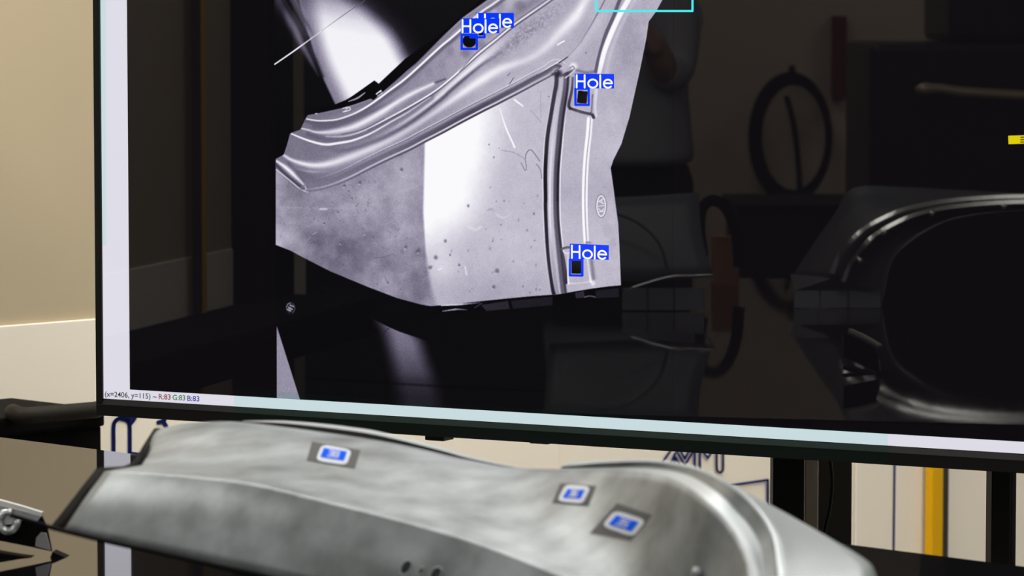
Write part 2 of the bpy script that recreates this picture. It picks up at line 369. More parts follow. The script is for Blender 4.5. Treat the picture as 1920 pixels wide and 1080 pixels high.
    # creases under the ribs
    p.glow(G0, [2, 3, 3, 3.5, 4, 4, 4, 3], [125, 115, 105, 95, 80, 75, 75, 60], 0.85, off=-12)
    p.stroke(G0, [1, 1.4, 1.5, 1.6, 1.7, 1.6, 1.2], [120, 105, 90, 80, 65, 60, 50], [0.6, 0.9, 0.9, 1, 1, 0.8, 0.6])
    p.stroke(G0, 1.1, [170, 200, 210, 220, 232, 215, 150], [0.5, 0.7, 0.8, 0.9, 0.9, 0.6, 0.3], off=-4)
    p.stroke(G0, [1.5, 2, 2.2, 2.6, 2.8, 2.5, 2], [120, 112, 105, 85, 72, 75, 60], [0.3, 0.6, 0.8, 0.9, 0.95, 0.7, 0.5], off=-8)
    p.stroke(G0, 0.8, 110, [0, 0.2, 0.5, 0.7, 0.75, 0.5, 0.2], off=-20)
    p.stroke(G0, 0.8, 225, [0, 0.3, 0.6, 0.7, 0.5, 0.7, 0.7], off=-22)
    p.stroke([(1008, 139), (1040, 120), (1065, 106)], 1.0, 240, [0.2, 0.9, 0.5]); p.stroke([(1048, 118), (1064, 107)], 1.2, 70, 0.9)
    p.stroke([(1065, 107), (1087, 81), (1103, 56), (1120, 26), (1133, 2), (1160, -55)], 1.1, 105, [0.3, 0.5, 0.7, 0.8, 0.9])
    p.glow([(1075, 105), (1100, 72), (1122, 40)], 7, 205, 0.4)
    # vertical groove
    HL = [(1044, 134), (1043, 158), (1039, 180), (1033, 216), (1027, 253), (1024, 290), (1022.5, 327), (1023, 370), (1023, 394), (1026, 458), (1030, 500), (1036, 541), (1040, 556)]
    HC = [(1048, 150), (1046, 176), (1040.5, 216), (1036, 263), (1032, 318), (1031, 370), (1031.5, 415), (1035, 468), (1042, 532), (1046, 556)]
    HR = [(1062, 140), (1060, 170), (1053, 216), (1048, 263), (1043.5, 318), (1042.5, 370), (1043.5, 415), (1048.5, 468), (1054, 522), (1058, 556)]
    p.stroke(HR, [5, 5.5, 5.5, 5.5, 5, 5, 5, 5.5, 5.5, 5.5], [105, 88, 84, 80, 78, 78, 82, 90, 95, 95], 0.95)
    p.glow(HR, 2.5, [45, 35, 30, 25, 20, 20, 22, 35, 50, 60], 0.95, off=-3.5)
    p.stroke(HC, [1.2, 1.6, 2.0, 2.1, 1.9, 1.8, 1.8, 2.0, 3.0, 3.5], [170, 195, 205, 215, 225, 228, 222, 185, 165, 150], 0.95)
    p.stroke(HL, [4, 3.8, 3.6, 3.6, 3.6, 3.6, 3.6, 3.4, 3.2, 3, 3, 3, 3.5], [60, 55, 50, 42, 32, 25, 22, 22, 25, 30, 40, 40, 30], 0.97)
    p.stroke(HL, 0.7, 230, [0, 0.3, 0.6, 0.8, 0.6, 0.3, 0], off=5)
    p.stroke(HR, 0.8, 238, [0, 0.3, 0.8, 1, 1, 1, 0.9, 0.2, 0], off=-7.5)
    p.spot(1047, 138, 8, 7, 38, 0.9); p.spot(1043, 133, 3, 3, 170, 0.6); p.spot(1037, 139, 4, 3, 60, 0.7)
    p.stroke([(1052, 142), (1066, 137), (1076, 130)], [2, 3, 2], [80, 60, 90], 0.8); p.stroke([(1060, 146), (1068, 140), (1077, 132)], 1.1, 225, 0.8)
    p.spot(1075, 124, 8, 7, 250, 0.8); p.stroke([(1068, 128), (1074, 124), (1077, 128)], 0.8, 110, 0.8)
    p.glow([(1082, 132), (1100, 136), (1116, 134)], 3, 95, 0.6)
    # outer ridge
    p.stroke([(1185, -50), (1162, 0), (1150, 32), (1135, 67), (1122, 112), (1117, 134)], [3, 3.2, 3.4, 3.6, 3.6, 3.2], [80, 82, 84, 84, 84, 90], 0.9)
    p.stroke([(1205, -50), (1178, 0), (1160, 32), (1143, 70), (1132, 100), (1124, 135), (1118, 165), (1114, 190)], [5, 5, 5, 5, 5, 4.5, 3, 2], [232, 240, 248, 250, 250, 248, 235, 210], [1, 1, 1, 1, 1, 1, 0.8, 0.5])
    p.glow([(1190, 0), (1172, 32), (1155, 70), (1143, 105), (1136, 140)], 5, 215, 0.5)
    RI = [(1103.5, 222), (1101.5, 250), (1097, 290), (1094.5, 327), (1093.5, 360), (1093.5, 390), (1094.5, 420), (1096.5, 455)]
    p.stroke(RI, [3, 2.8, 2.6, 2.4, 2.4, 2.3, 2.2, 2], 250, 1); p.stroke(RI, 1.9, 246, [0.9, 0.9, 0.95, 1, 1, 1, 0.9, 0.7], off=-6.3); p.stroke(RI, 0.8, 165, 0.6, off=-3.6)
    # embossed pads round the square holes
    p.stroke([(1074, 146), (1072, 170), (1066.5, 196), (1069, 203)], [2, 2.2, 2.6, 3], [95, 70, 60, 40], 0.9)
    p.stroke([(1069, 203), (1088, 209), (1108, 214), (1113, 220)], [2.5, 3, 3.2, 3], [40, 75, 60, 40], 0.92)
    p.stroke([(1111, 178), (1110, 195), (1109, 212)], 1.3, 110, 0.8); p.stroke([(1072, 200), (1090, 206), (1105, 210)], 0.8, 215, 0.7)
    p.stroke([(1119, 170), (1116, 200), (1118, 218)], 2.2, 226, 0.7)
    p.stroke([(1053, 467), (1060, 464.5), (1070, 463.5)], 2.2, 88, 0.9); p.stroke([(1052, 470), (1056, 478), (1060, 505), (1062, 530)], [1.5, 2, 2.3, 2.6], [60, 55, 50, 40], 0.9)
    p.stroke([(1058, 472), (1062, 475), (1070, 474)], 1.2, 232, 0.8); p.stroke([(1065, 478), (1065, 515), (1066, 532)], [1.2, 1.2, 1.8], [215, 225, 245], 0.9)
    p.stroke([(1066, 531), (1086, 531), (1106, 528)], 1.1, [235, 205, 225], 0.8); p.stroke([(1102, 488), (1104, 505), (1108, 528)], [1.6, 1.4, 2.4], [225, 225, 250], 0.9)
    p.glow([(1109, 488), (1111, 505), (1113, 522)], 4, 118, 0.8); p.spot(1112, 531, 4, 5, 244, 0.8); p.spot(1103, 455, 6, 2.5, 105, 0.7)
    p.spot(1150, 455, 8, 10, 165, 0.5); p.spot(1142, 430, 14, 12, 172, 0.5)
    # maker's oval emblem with its three upright letters turned on their side
    th = np.linspace(0, 2*np.pi, 40); ex, ey = 1127.2, 386.3
    ell = [(ex+10*np.cos(t)*1.0, ey+21.8*np.sin(t)) for t in th]
    p.stroke(ell, 1.0, 128, 0.6, n=1)
    p.poly([(ex+7.0*np.cos(t), ey+17.5*np.sin(t)) for t in th], 158, 1, 0.9)
    p.stroke([(ex+7.9*np.cos(t), ey+19*np.sin(t)) for t in th], 1.0, 234, 0.95, n=1)
    L = 222
    for a, b in (((1122.3, 397.5), (1132, 396)), ((1127, 396.4), (1122.8, 391.6)), ((1127.4, 396.4), (1131.8, 391.2)), ((1122.3, 386.6), (1132, 385.6)),
                 ((1132, 381.8), (1122.6, 377.6)), ((1122.6, 377.6), (1131.4, 372.6)), ((1128.6, 380), (1128.2, 375))):
        p.stroke([a, b], 0.95, L, 0.95)
    # dents, spots and scratches on the flat field
    r = np.random.RandomState(5)
    for x, y, s in ((761, 463, 4), (785, 470, 4.5), (817, 483, 4.5), (806, 502, 4), (835, 452, 3.5), (861, 497, 3), (844, 478, 2.5), (634, 398, 2.5), (608, 419, 2.5), (623, 380, 2), (660, 372, 2.5), (675, 342, 4), (646, 348, 3.5), (753, 318, 4), (690, 380, 1.6), (639, 455, 3), (582, 390, 2), (878, 386, 3), (926, 538, 4), (932, 508, 5), (752, 543, 2), (917, 271, 1.6), (926, 295, 2), (936, 278, 1), (1029, 181, 1.4), (727, 530, 3)):
        p.spot(x, y, s*0.8, s, 96 if s > 1.7 else 60, 0.75); p.spot(x-s*0.4, y+s*1.0, s*0.7, s*0.4, 225, 0.45)
    for _ in range(110):
        x, y = r.uniform(522, 1015), r.uniform(300, 560)
        if (x > 800 and x < 900 and y < 430) or y < np.interp(x, gx[:, 0], gx[:, 1])+8: continue
        s = r.uniform(0.8, 2.2); p.spot(x, y, s, s*r.uniform(0.8, 1.7), r.choice([95, 110, 125]), r.uniform(0.3, 0.7))
    for _ in range(46):
        x, y = r.uniform(525, 790), r.uniform(340, 555); a = r.uniform(-1.2, 1.2)+np.pi/2; l = r.uniform(3, 11)
        p.stroke([(x, y), (x+l*np.cos(a), y+l*np.sin(a))], 0.55, r.choice([90, 100, 110, 115, 200]), r.uniform(0.25, 0.6), n=2)
    p.stroke([(703, 484), (720, 482), (735, 477), (742, 480)], 0.6, 95, 0.5)
    p.stroke([(937, 203), (948, 238), (965, 276)], [0.9, 1.3, 1.6], 250, [0.6, 1, 0.9]); p.stroke([(965, 187), (972, 193)], 1.4, 252, 1); p.stroke([(973, 193), (980, 199)], 1.2, 252, 0.9)
    p.stroke([(985, 299), (986, 290), (991, 282), (997, 282), (1005, 292), (1012, 302)], 0.7, 105, 0.8)
    p.stroke([(977, 305), (984, 319), (987, 315), (985, 300)], 0.7, 115, 0.7); p.stroke([(940, 282), (960, 285), (975, 292), (985, 299)], 0.6, 140, 0.6)
    p.stroke([(1006, 308), (1013, 318), (1016, 334)], 0.9, 110, 0.6); p.stroke([(995, 207), (1012, 226), (1014, 230)], 0.6, 150, 0.6); p.stroke([(1014, 172), (1014, 222)], 0.5, 150, 0.6)
    p.stroke([(905, 400), (920, 392), (932, 403), (945, 408), (964, 398)], [1, 2, 1.5, 1.2, 0.6], [220, 150, 225, 225, 200], 0.5)
    p.glow([(880, 426), (892, 431), (902, 425)], 3, 238, 0.4); p.stroke([(872, 500), (875, 515)], 1.4, 232, 0.7); p.stroke([(822, 506), (828, 503)], 1, 240, 0.8)
    p.glow([(600, 392), (612, 392)], 2, 232, 0.7); p.glow([(520, 389), (640, 391), (700, 393)], 1.5, 180, 0.3)
    p.stroke([(955, 158), (963, 146)], 0.7, 95, 0.8); p.stroke([(952, 142), (956, 137)], 0.7, 100, 0.7); p.spot(1099, 99, 1.3, 1.3, 90, 0.8)
    for x, y in ((593, 213), (714, 172), (650, 204), (648, 208)):
        p.spot(x, y, 2.5, 1.2, 245, 0.8, clip=False)
    p.stroke([(642, 203), (654, 201), (656, 206), (643, 210)], 0.9, 235, 0.8); p.stroke([(706, 176), (714, 170)], 1.2, 235, 0.9, clip=False); p.stroke([(708, 180), (717, 174)], 0.9, 210, 0.8, clip=False)
    # bright cut edge on the right
    p.stroke([(1216, 41), (1212, 70), (1200, 130), (1180, 220), (1165, 270), (1151, 300), (1147, 315), (1152, 350), (1159, 420), (1164, 534)], 0.8, 222, 0.6)
    # holes punched in the panel
    p.poly([(1084, 169.5), (1102, 171.5), (1100, 195), (1081.5, 193)], 8, 0.5); p.poly([(1071, 488), (1090, 488.5), (1090, 513), (1071.5, 513)], 4, 0.5)
    p.poly([(880+12.8*np.cos(t), 76.8+12.4*np.sin(t)) for t in th], 10, 0.6); p.poly([(897, 60), (907, 60), (907, 66.5), (897, 66.5)], 8, 0.6)
    # fine sensor grain
    rg = np.random.RandomState(11).randn(*U.shape)
    g[:] = np.clip(g+rg*np.interp(g, [0, 40, 150, 230, 250], [0.8, 3.0, 6.5, 2.5, 0.5]), 0, 250)
    # slightly violet metal
    t = g/255.0
    k = 4*t*(1-t)
    rgb = np.stack([t-0.010*k, t-0.032*k, t+0.042*k+0.008*t], -1)
    wm = (U < 566) & (V > 600)
    rgb = np.clip(rgb, 0, 1)
    return rgb
# ================================================================== the room
M_floor = mat('floor_vinyl', (120, 116, 110), 0.45, noise=(3, 0.12))
M_ceil = mat('ceiling_paint', (225, 223, 215), 0.9)
M_beige = mat('beige_wall_paint', (184, 169, 140), 0.85, noise=(1.2, 0.05), bump=(60, 0.15))
M_cream = mat('cream_board', (241, 232, 214), 0.7, noise=(1.5, 0.04))
M_navy = mat('navy_print', (8, 24, 96), 0.7, spec=0.2)
M_black = mat('black_plastic', (10, 10, 11), 0.5, spec=0.15)
M_matte = mat('black_matte', (12, 11, 10), 0.8, spec=0.08)
fl = mesh('floor', [(-9, -9, 0), (9, -9, 0), (9, 12, 0), (-9, 12, 0), (-9, -9, -0.1), (9, -9, -0.1), (9, 12, -0.1), (-9, 12, -0.1)], [(0, 1, 2, 3), (4, 5, 6, 7), (0, 1, 5, 4), (1, 2, 6, 5), (2, 3, 7, 6), (3, 0, 4, 7)], M_floor); tag(fl, kind='structure')
ce = mesh('ceiling', [(-9, -9, CEIL), (9, -9, CEIL), (9, 12, CEIL), (-9, 12, CEIL), (-9, -9, CEIL+.1), (9, -9, CEIL+.1), (9, 12, CEIL+.1), (-9, 12, CEIL+.1)], [(0, 1, 2, 3), (4, 5, 6, 7), (0, 1, 5, 4), (1, 2, 6, 5), (2, 3, 7, 6), (3, 0, 4, 7)], M_ceil); tag(ce, kind='structure')
SL, SR = -3.5, 6.0
zb = on_wall(90, 604).z
wl = obox('wall_back', W0+WB*((SL+SR)/2)-WN*0.06+Vector((0, 0, CEIL/2)), WB*((SR-SL)/2), WN*0.06, Vector((0, 0, CEIL/2)), M_beige); tag(wl, kind='structure')
def wall_s(u, v): return (on_wall(u, v)-W0).dot(WB)
# cream lining boards along the lower wall, one edge standing a little proud at each joint
cuts = [SL, -1.6, wall_s(1044, 840), wall_s(1600, 950)-0.001, SR]
for i, (a, b) in enumerate(zip(cuts, cuts[1:])):
    th = 0.007 if i % 2 else 0.004
    obox('board', W0+WB*((a+b)/2)+WN*(th/2)+Vector((0, 0, zb/2)), WB*((b-a)/2-0.001), WN*(th/2), Vector((0, 0, zb/2)), M_cream, wl, bev=0.002)
pw = lambda u, v: on_wall(u, v, 0.0085)
def arcpts(P, n=6): return [tuple(p) for p in catmull(P, n)]
ribbon('wall_print', [arcpts([(213, 870), (213, 830), (213, 800), (217, 789), (226, 784), (236, 783.5)]), arcpts([(243.5, 870), (243.5, 820), (243, 797), (239, 789), (226, 785)]), [(243.5, 796), (250, 788), (256, 778)], [(236, 783.5), (243, 787), (248, 778)]], 3.8, pw, M_navy, wl)
ribbon('wall_print', [[(297, 792), (306, 790), (311, 798), (313, 806)], [(306, 790), (312, 782)]], 4.0, pw, M_navy, wl)
ribbon('wall_print', [[(243, 849), (300, 856), (420, 870)]], 2.5, pw, M_navy, wl)
ribbon('wall_print', [[(1240, 871), (1260, 841)], [(1256, 876), (1266, 850)], [(1263, 876), (1267, 858), (1275, 876)], [(1269, 846), (1284, 873), (1302, 842)], [(1275, 844), (1284, 860), (1293, 844)], [(1303, 842), (1303, 890)], [(1312.5, 842), (1312.5, 890)], [(1315, 842), (1327, 859), (1338, 842)],
                      arcpts([(1344, 838), (1344, 872), (1345, 882), (1350, 886), (1355, 882), (1356, 872), (1356, 838)])], 2.2, pw, M_navy, wl)
ribbon('wall_print', [[(1330, 918), (1378, 909), (1440, 900)], [(1440, 900), (1440, 1000)]], 2.4, pw, M_navy, wl)
ribbon('wall_print', [[(1677.5, 860), (1675, 1080)]], 2.0, pw, M_navy, wl)
M_yel = mat('yellow_paint', (222, 168, 0), 0.6, spec=0.2); M_dk = mat('dark_part_and_shade', (40, 36, 32), 0.7)
def strip_at(s, label):
    c = W0+WB*s
    t = thing('wall_strip', c+WN*0.02, label, 'strip')
    obox('yellow_band', c+WN*0.025+Vector((0, 0, 1.5)), WB*0.0195, WN*0.010, Vector((0, 0, 1.5)), M_yel, t, bev=0.002)
    obox('shadow_edge', c+WB*0.0275+WN*0.0285+Vector((0, 0, 1.5)), WB*0.0078, WN*0.0085, Vector((0, 0, 1.5)), M_dk, t)  # dark strip painting the yellow band's shadow
strip_at(wall_s(1734, 950), 'yellow vertical strip on the cream wall right of the display stand')
def refl_s(u, v):
    """where on the back wall the display reflects at this place on its glass"""
    p = tv(u, v); d = ray(u, v); d = d-N*(2*d.dot(N)); t = (W0-p).dot(WN)/d.dot(WN); q = p+d*t; return (q-W0).dot(WB), q.z
strip_at(refl_s(352, 300)[0], 'yellow vertical strip mirrored at the left of the dark screen')
for i, uu in enumerate((445, 492)):
    s_, _ = refl_s(uu, 250); c = W0+WB*s_
    obox('trim_%d' % (i+1), c+WN*0.03+Vector((0, 0, 1.6)), WB*0.05, WN*0.03, Vector((0, 0, 1.6)), M_matte, bev=0.004)['kind'] = 'structure'
# rear side of the room, seen only as a reflection
def mbox(name, u0, u1, v0, v1, d, dep, m, parent=None, origin=None, bev=0.0):
    """upright box given by its reflected outline on the glass and its mirrored distance"""
    a, b = mpt(u0, 20, d), mpt(u1, 20, d); dz = d/F
    z0, z1 = pt(960, v1, d).z, pt(960, v0, d).z; z0 = max(z0, 0.0)
    ax = (b-a)/2; away = Vector((ax.y, -ax.x, 0)).normalized()
    if away.dot(mpt(960, 20, d+1)-mpt(960, 20, d)) < 0: away = -away
    c = (a+b)/2; c.z = (z0+z1)/2
    return obox(name, c+away*(dep/2), ax, away*(dep/2), Vector((0, 0, (z1-z0)/2)), m, parent, bev, origin)
wr = mbox('wall_rear', 700, 3200, -1500, 1500, 12.6, 0.12, mat('rear_wall_paint', (236, 216, 192), 0.85)); tag(wr, kind='structure')

# ---- ceiling lamps
M_lamp = mat('lamp_diffuser', (250, 248, 240), 0.6, emit=(255, 252, 247), es=LAMP); M_alu = mat('white_enamel', (232, 232, 230), 0.4)
places = [(-1.9, 4.3), (0.6, 4.3), (0.7, 6.3), (-0.9, 5.2), (2.6, 6.0), (-4.6, 2.2), (-3.4, -0.6), (-6.2, 0.2), (0.7, 0.9)]  # last one is an unseen lamp added to brighten the fender's near side
words = ['above the left end of the table', 'above the fender panel', 'above the display', 'between the display and the workbench', 'right of the display', 'over the rear aisle', 'over the rear cabinet', 'by the rear wall', 'added above the camera to brighten the fender']
for (x, y), w in zip(places, words):
    t = thing('ceiling_lamp', (x, y, CEIL), 'flat white rectangular ceiling lamp '+w, 'lamp', 'ceiling lamps')
    c = Vector((x, y, CEIL)); L = 0.75; Wd = 0.30
    bm = bmesh.new()
    for sx in (-1, 1):
        add_obox(bm, c+E*(sx*(L+0.015))+Vector((0, 0, -0.03)), E*0.015, N*(Wd+0.03), Vector((0, 0, 0.03)))
        add_obox(bm, c+N*(sx*(Wd+0.015))+Vector((0, 0, -0.03)), E*L, N*0.015, Vector((0, 0, 0.03)))
    frombm('frame', bm, M_alu, t)
    obox('diffuser', c+Vector((0, 0, -0.035)), E*L, N*Wd, Vector((0, 0, 0.012)), M_lamp, t)

# ================================================================== the table
M_gloss = mat('black_gloss_laminate', (9, 9, 10), 0.035, spec=0.9, bump=(3, 0.012))
ta, tb = on_z(0, 819, TABLE_Z), on_z(1596, 1020.5, TABLE_Z)
TD = (tb-ta).normalized(); TN = Vector((TD.y, -TD.x, 0)); TN = TN if TN.y < 0 else -TN
tm = ta+TD*1.58; tl = 1.65; tw = 2.9
tab = thing('table', tm+TN*(tw/2)-Vector((0, 0, TABLE_Z)), 'wide glossy black table in front of the display', 'table')
obox('table_top', tm+TN*(tw/2)-Vector((0, 0, 0.02)), TD*tl, TN*(tw/2), Vector((0, 0, 0.02)), M_gloss, tab, bev=0.003)
for sx in (-1, 1):
    for k in (0.12, tw-0.12):
        obox('leg', tm+TD*(sx*(tl-0.12))+TN*k-Vector((0, 0, 0.04+(TABLE_Z-0.04)/2)), TD*0.04, TN*0.04, Vector((0, 0, (TABLE_Z-0.04)/2)), M_black, tab, bev=0.003)

# ================================================================== the display
a_in = tva(tv(194.5, 747)); a_out = tva(tv(183, 777)); z_in = 0.5*(tv(195, 747).z+tv(1920, 851).z); z_out = 0.5*(tv(190, 778).z+tv(1760, 878).z)
a_r = a_in+1.92; z_t = z_in+1.08; z_top = z_t+0.016; a_rr = a_r+(a_in-a_out)
base = tvp((a_in+a_r)/2, 0, -0.04); base.z = z_out
dsp = thing('display', base, 'large black flat display showing a pressed metal fender with blue Hole tags', 'display')
M_glass = lit('display_glass', (11, 9, 12)); M_bez = mat('bezel_plastic', (12, 12, 13), 0.45, spec=0.2); M_bez2 = mat('bezel_chamfer', (17, 17, 18), 0.6, spec=0.15)
scr = slab('screen', [tvp(a_in, z_in), tvp(a_r, z_in), tvp(a_r, z_t), tvp(a_in, z_t)], -N, 0.01, M_glass, dsp)
def frame_piece(bm, a0, a1, z0, z1, f0=0.004, bk=-0.05): add_box8(bm, [tvp(a, z, o) for z in (z0, z1) for a, o in ((a0, f0), (a1, f0), (a1, bk), (a0, bk))], 0.0008)
bm = bmesh.new()
ch = 0.0085
frame_piece(bm, a_out, a_rr, z_out, z_in-ch); frame_piece(bm, a_out, a_rr, z_t, z_top); frame_piece(bm, a_out, a_in, z_in-ch, z_t); frame_piece(bm, a_r, a_rr, z_in-ch, z_t)
frombm('bezel', bm, M_bez, dsp)
bm = bmesh.new(); add_box8(bm, [tvp(a_in, z_in-ch, 0.0045), tvp(a_r, z_in-ch, 0.0045), tvp(a_r, z_in-ch, -0.01), tvp(a_in, z_in-ch, -0.01), tvp(a_in, z_in-0.0008, 0.0005), tvp(a_r, z_in-0.0008, 0.0005), tvp(a_r, z_in-0.0008, -0.01), tvp(a_in, z_in-0.0008, -0.01)])
frombm('bezel_lip', bm, M_bez2, dsp)
bm = bmesh.new(); frame_piece(bm, a_out+0.002, a_rr-0.002, z_out+0.002, z_top-0.002, -0.0102, -0.06); frombm('back_cover', bm, M_matte, dsp)
# window border drawn round the picture
M_white = lit('display_white', (221, 219, 230))
a_w = tva(tv(243.6, 729.5)); z_w = 0.5*(tv(244, 729.7).z+tv(1840, 824.6).z)
mesh('window_border', [tvp(a_in, z_in, 3e-4), tvp(a_r, z_in, 3e-4), tvp(a_r, z_w, 3e-4), tvp(a_w, z_w, 3e-4), tvp(a_w, z_t, 3e-4), tvp(a_in, z_t, 3e-4)], [(0, 1, 2, 3), (0, 3, 4, 5)], M_white, scr)
# the photograph shown in the window: a fine grid whose points carry the picture's colours
def proj_np(P):
    D = P-np.array(CAM); x = D[:, 0]; y = D@np.array(UP); w = D@np.array(FWD); return 960+F*x/w, 540-F*y/w
a0 = tva(tv(515.2, 300)); a1 = tva(tv(1262, 300)); z1 = tv(960, -90).z; st = 1.15*0.00078
na, nz = int((a1-a0)/st/0.93), int((z1-z_w)/st)
A, Z = np.meshgrid(np.linspace(a0, a1, na), np.linspace(z_w+0.0002, z1, nz))
PW = np.array(P0)+A.ravel()[:, None]*np.array(E)+np.stack([0*A.ravel(), 0*A.ravel(), Z.ravel()], 1)+np.array(N)*3e-4
u_, v_ = proj_np(PW)
rgb = paint_picture(u_.reshape(A.shape), v_.reshape(A.shape)).reshape(-1, 3)
lin = np.where(rgb <= 0.04045, rgb/12.92, ((rgb+0.055)/1.055)**2.4)
me = bpy.data.meshes.new('displayed_photo'); nv = na*nz; nq = (na-1)*(nz-1)
me.vertices.add(nv); me.loops.add(nq*4); me.polygons.add(nq)
me.vertices.foreach_set('co', PW.astype(np.float32).ravel())
ix = (np.arange(nz-1)[:, None]*na+np.arange(na-1)[None, :]).ravel()
me.loops.foreach_set('vertex_index', np.stack([ix, ix+1, ix+na+1, ix+na], 1).ravel().astype(np.int32))
me.polygons.foreach_set('loop_start', np.arange(0, nq*4, 4, dtype=np.int32)); me.polygons.foreach_set('loop_total', np.full(nq, 4, np.int32))
me.update(calc_edges=True)
ca = me.color_attributes.new('picture', 'FLOAT_COLOR', 'POINT'); ca.data.foreach_set('color', np.concatenate([lin, np.ones((nv, 1))], 1).astype(np.float32).ravel())
M_pic = mat('display_picture', (4, 4, 4), 0.008, emit=(255, 255, 255)); nt = M_pic.node_tree
M_pic.cycles.emission_sampling = 'NONE'
an = nt.nodes.new('ShaderNodeAttribute'); an.attribute_name = 'picture'; nt.links.new(an.outputs['Color'], nt.nodes['Principled BSDF'].inputs['Emission Color'])
link('displayed_photo', me, M_pic, scr)
# detection tags
M_blue = lit('display_blue', (3, 56, 250)); M_txt = lit('display_text_white', (246, 246, 250)); M_cyan = lit('display_cyan', (72, 236, 240))
def hole_text(x, y, w, h, sl, lim=None):
    """the word Hole in plain round strokes: x, y = left end of the baseline"""
    k = h
    T = lambda a, b: (x+a*w, y-b*k+sl*a*w)
    el = lambda cx, cy, rx, ry, t0, t1, n=14: [T(cx+rx*math.cos(t), cy+ry*math.sin(t)) for t in np.linspace(t0, t1, n)]
    pi = math.pi
    return [[T(0.03, 0), T(0.03, 1)], [T(0.245, 0), T(0.245, 1)], [T(0.03, 0.5), T(0.245, 0.5)], el(0.465, 0.33, 0.125, 0.33, 0, 2*pi, 18), [T(0.665, 0), T(0.665, 1)],
            [T(0.76, 0.36), T(0.985, 0.36)]+el(0.873, 0.33, 0.113, 0.33, 0.1, 2*pi-0.75, 16)]
def quad_px(name, P, off, m, par=scr):
    return mesh(name, [tv(u, v, off) for u, v in P], [list(range(len(P)))], m, par)
def outline(name, x0, y0, x1, y1, hw, m, off, sl=0.0):
    c = [(x0+hw, y0+hw), (x1-hw, y0+hw+sl*(x1-x0)), (x1-hw, y1-hw+sl*(x1-x0)), (x0+hw, y1-hw), (x0+hw, y0+hw)]
    return ribbon(name, [c], hw, lambda u, v: tv(u, v, off), m, scr)
tvt = lambda o: (lambda u, v: tv(u, v, o))
outline('detection_box', 880, 46, 911, 72, 2.2, M_blue, 5e-4)
quad_px('tag_background', [(893, 24), (964, 24.2), (964, 52.3), (893, 52)], 6e-4, M_blue)
ribbon('tag_text', hole_text(893.5, 50.2, 66.5, 23.5, 0.01)[:3]+hole_text(893.5, 50.2, 66.5, 23.5, 0.01)[3:], 1.75, tvt(8e-4), M_txt, scr)
outline('detection_box', 864, 63, 897, 94, 2.3, M_blue, 1.0e-3)
quad_px('tag_background', [(865, 34.2), (937, 34.4), (937, 62.5), (865, 62)], 1.1e-3, M_blue)
ribbon('tag_text', hole_text(866, 60.8, 68, 23.5, 0.005), 1.75, tvt(1.3e-3), M_txt, scr)
outline('detection_box', 1077.3, 164, 1106.6, 198.6, 2.2, M_blue, 1.0e-3, 0.01)
quad_px('tag_background', [(1078.3, 138), (1152, 138.6), (1152, 166), (1078.3, 165.2)], 1.1e-3, M_blue)
ribbon('tag_text', hole_text(1080, 164, 69.5, 23.2, 0.01), 1.7, tvt(1.3e-3), M_txt, scr)
outline('detection_box', 1067, 484.5, 1094.8, 518.5, 2.2, M_blue, 1.0e-3, 0.012)
quad_px('tag_background', [(1069, 456.6), (1142.4, 459.6), (1142, 487.2), (1068.5, 485)], 1.1e-3, M_blue)
ribbon('tag_text', hole_text(1071, 483.4, 67.5, 23.2, 0.035), 1.7, tvt(1.3e-3), M_txt, scr)
outline('detection_box', 1116.2, -60, 1301, 22.6, 2.0, M_cyan, 1.0e-3)
# status line: real lettering flattened to mesh
def text_mesh(name, body, u, v, h_px, w_px, sl, m, off):
    cu = bpy.data.curves.new(name, 'FONT'); cu.body = body; cu.resolution_u = 3; cu.offset = 0.012
    to = bpy.data.objects.new(name, cu); COL.objects.link(to); bpy.context.view_layer.update()
    me = bpy.data.meshes.new_from_object(to.evaluated_get(bpy.context.evaluated_depsgraph_get())); bpy.data.objects.remove(to)
    xs = [q.co.x for q in me.vertices]; x0, x1 = min(xs), max(xs)
    for q in me.vertices:
        a = (q.co.x-x0)/(x1-x0)*w_px; q.co = tv(u+a, v+sl*a-q.co.y/0.70*h_px, off)
    return link(name, me, m, scr)
M_tk = lit('display_text_black', (52, 50, 56)); M_tr = lit('display_text_red', (128, 26, 34)); M_tg = lit('display_text_green', (20, 110, 30)); M_tb = lit('display_text_blue', (38, 40, 150))
text_mesh('status_text', '(x=2406, y=115) ~', 197, 743.3, 9.9, 97, 0.052, M_tk, 5e-4)
text_mesh('status_text', 'R:83', 298, 748.2, 9.9, 22.2, 0.052, M_tr, 5e-4)
text_mesh('status_text', 'G:83', 324, 749.7, 9.9, 23.6, 0.052, M_tg, 5e-4)
text_mesh('status_text', 'B:83', 351.5, 751.4, 9.9, 22.6, 0.052, M_tb, 5e-4)
# left-over protective film along two edges
M_film = bpy.data.materials.new('protective_film'); M_film.use_nodes = True; nt = M_film.node_tree; nt.nodes.clear()
o_ = nt.nodes.new('ShaderNodeOutputMaterial'); mx = nt.nodes.new('ShaderNodeMixShader'); tr = nt.nodes.new('ShaderNodeBsdfTransparent'); df = nt.nodes.new('ShaderNodeBsdfDiffuse')
tr.inputs[0].default_value = (0.80, 1.0, 0.93, 1); df.inputs[0].default_value = (0.7, 0.9, 0.88, 1); mx.inputs[0].default_value = 0.002
nt.links.new(tr.outputs[0], mx.inputs[1]); nt.links.new(df.outputs[0], mx.inputs[2]); nt.links.new(mx.outputs[0], o_.inputs[0])
quad_px('protective_film', [(443, 727.5), (700, 746), (1668, 808.5), (1668, 868), (700, 808), (443, 792)], 0.0056, M_film, dsp)
quad_px('protective_film', [(184, -60), (202.3, -60), (203.6, 461), (186, 460)], 0.0056, M_film, dsp)
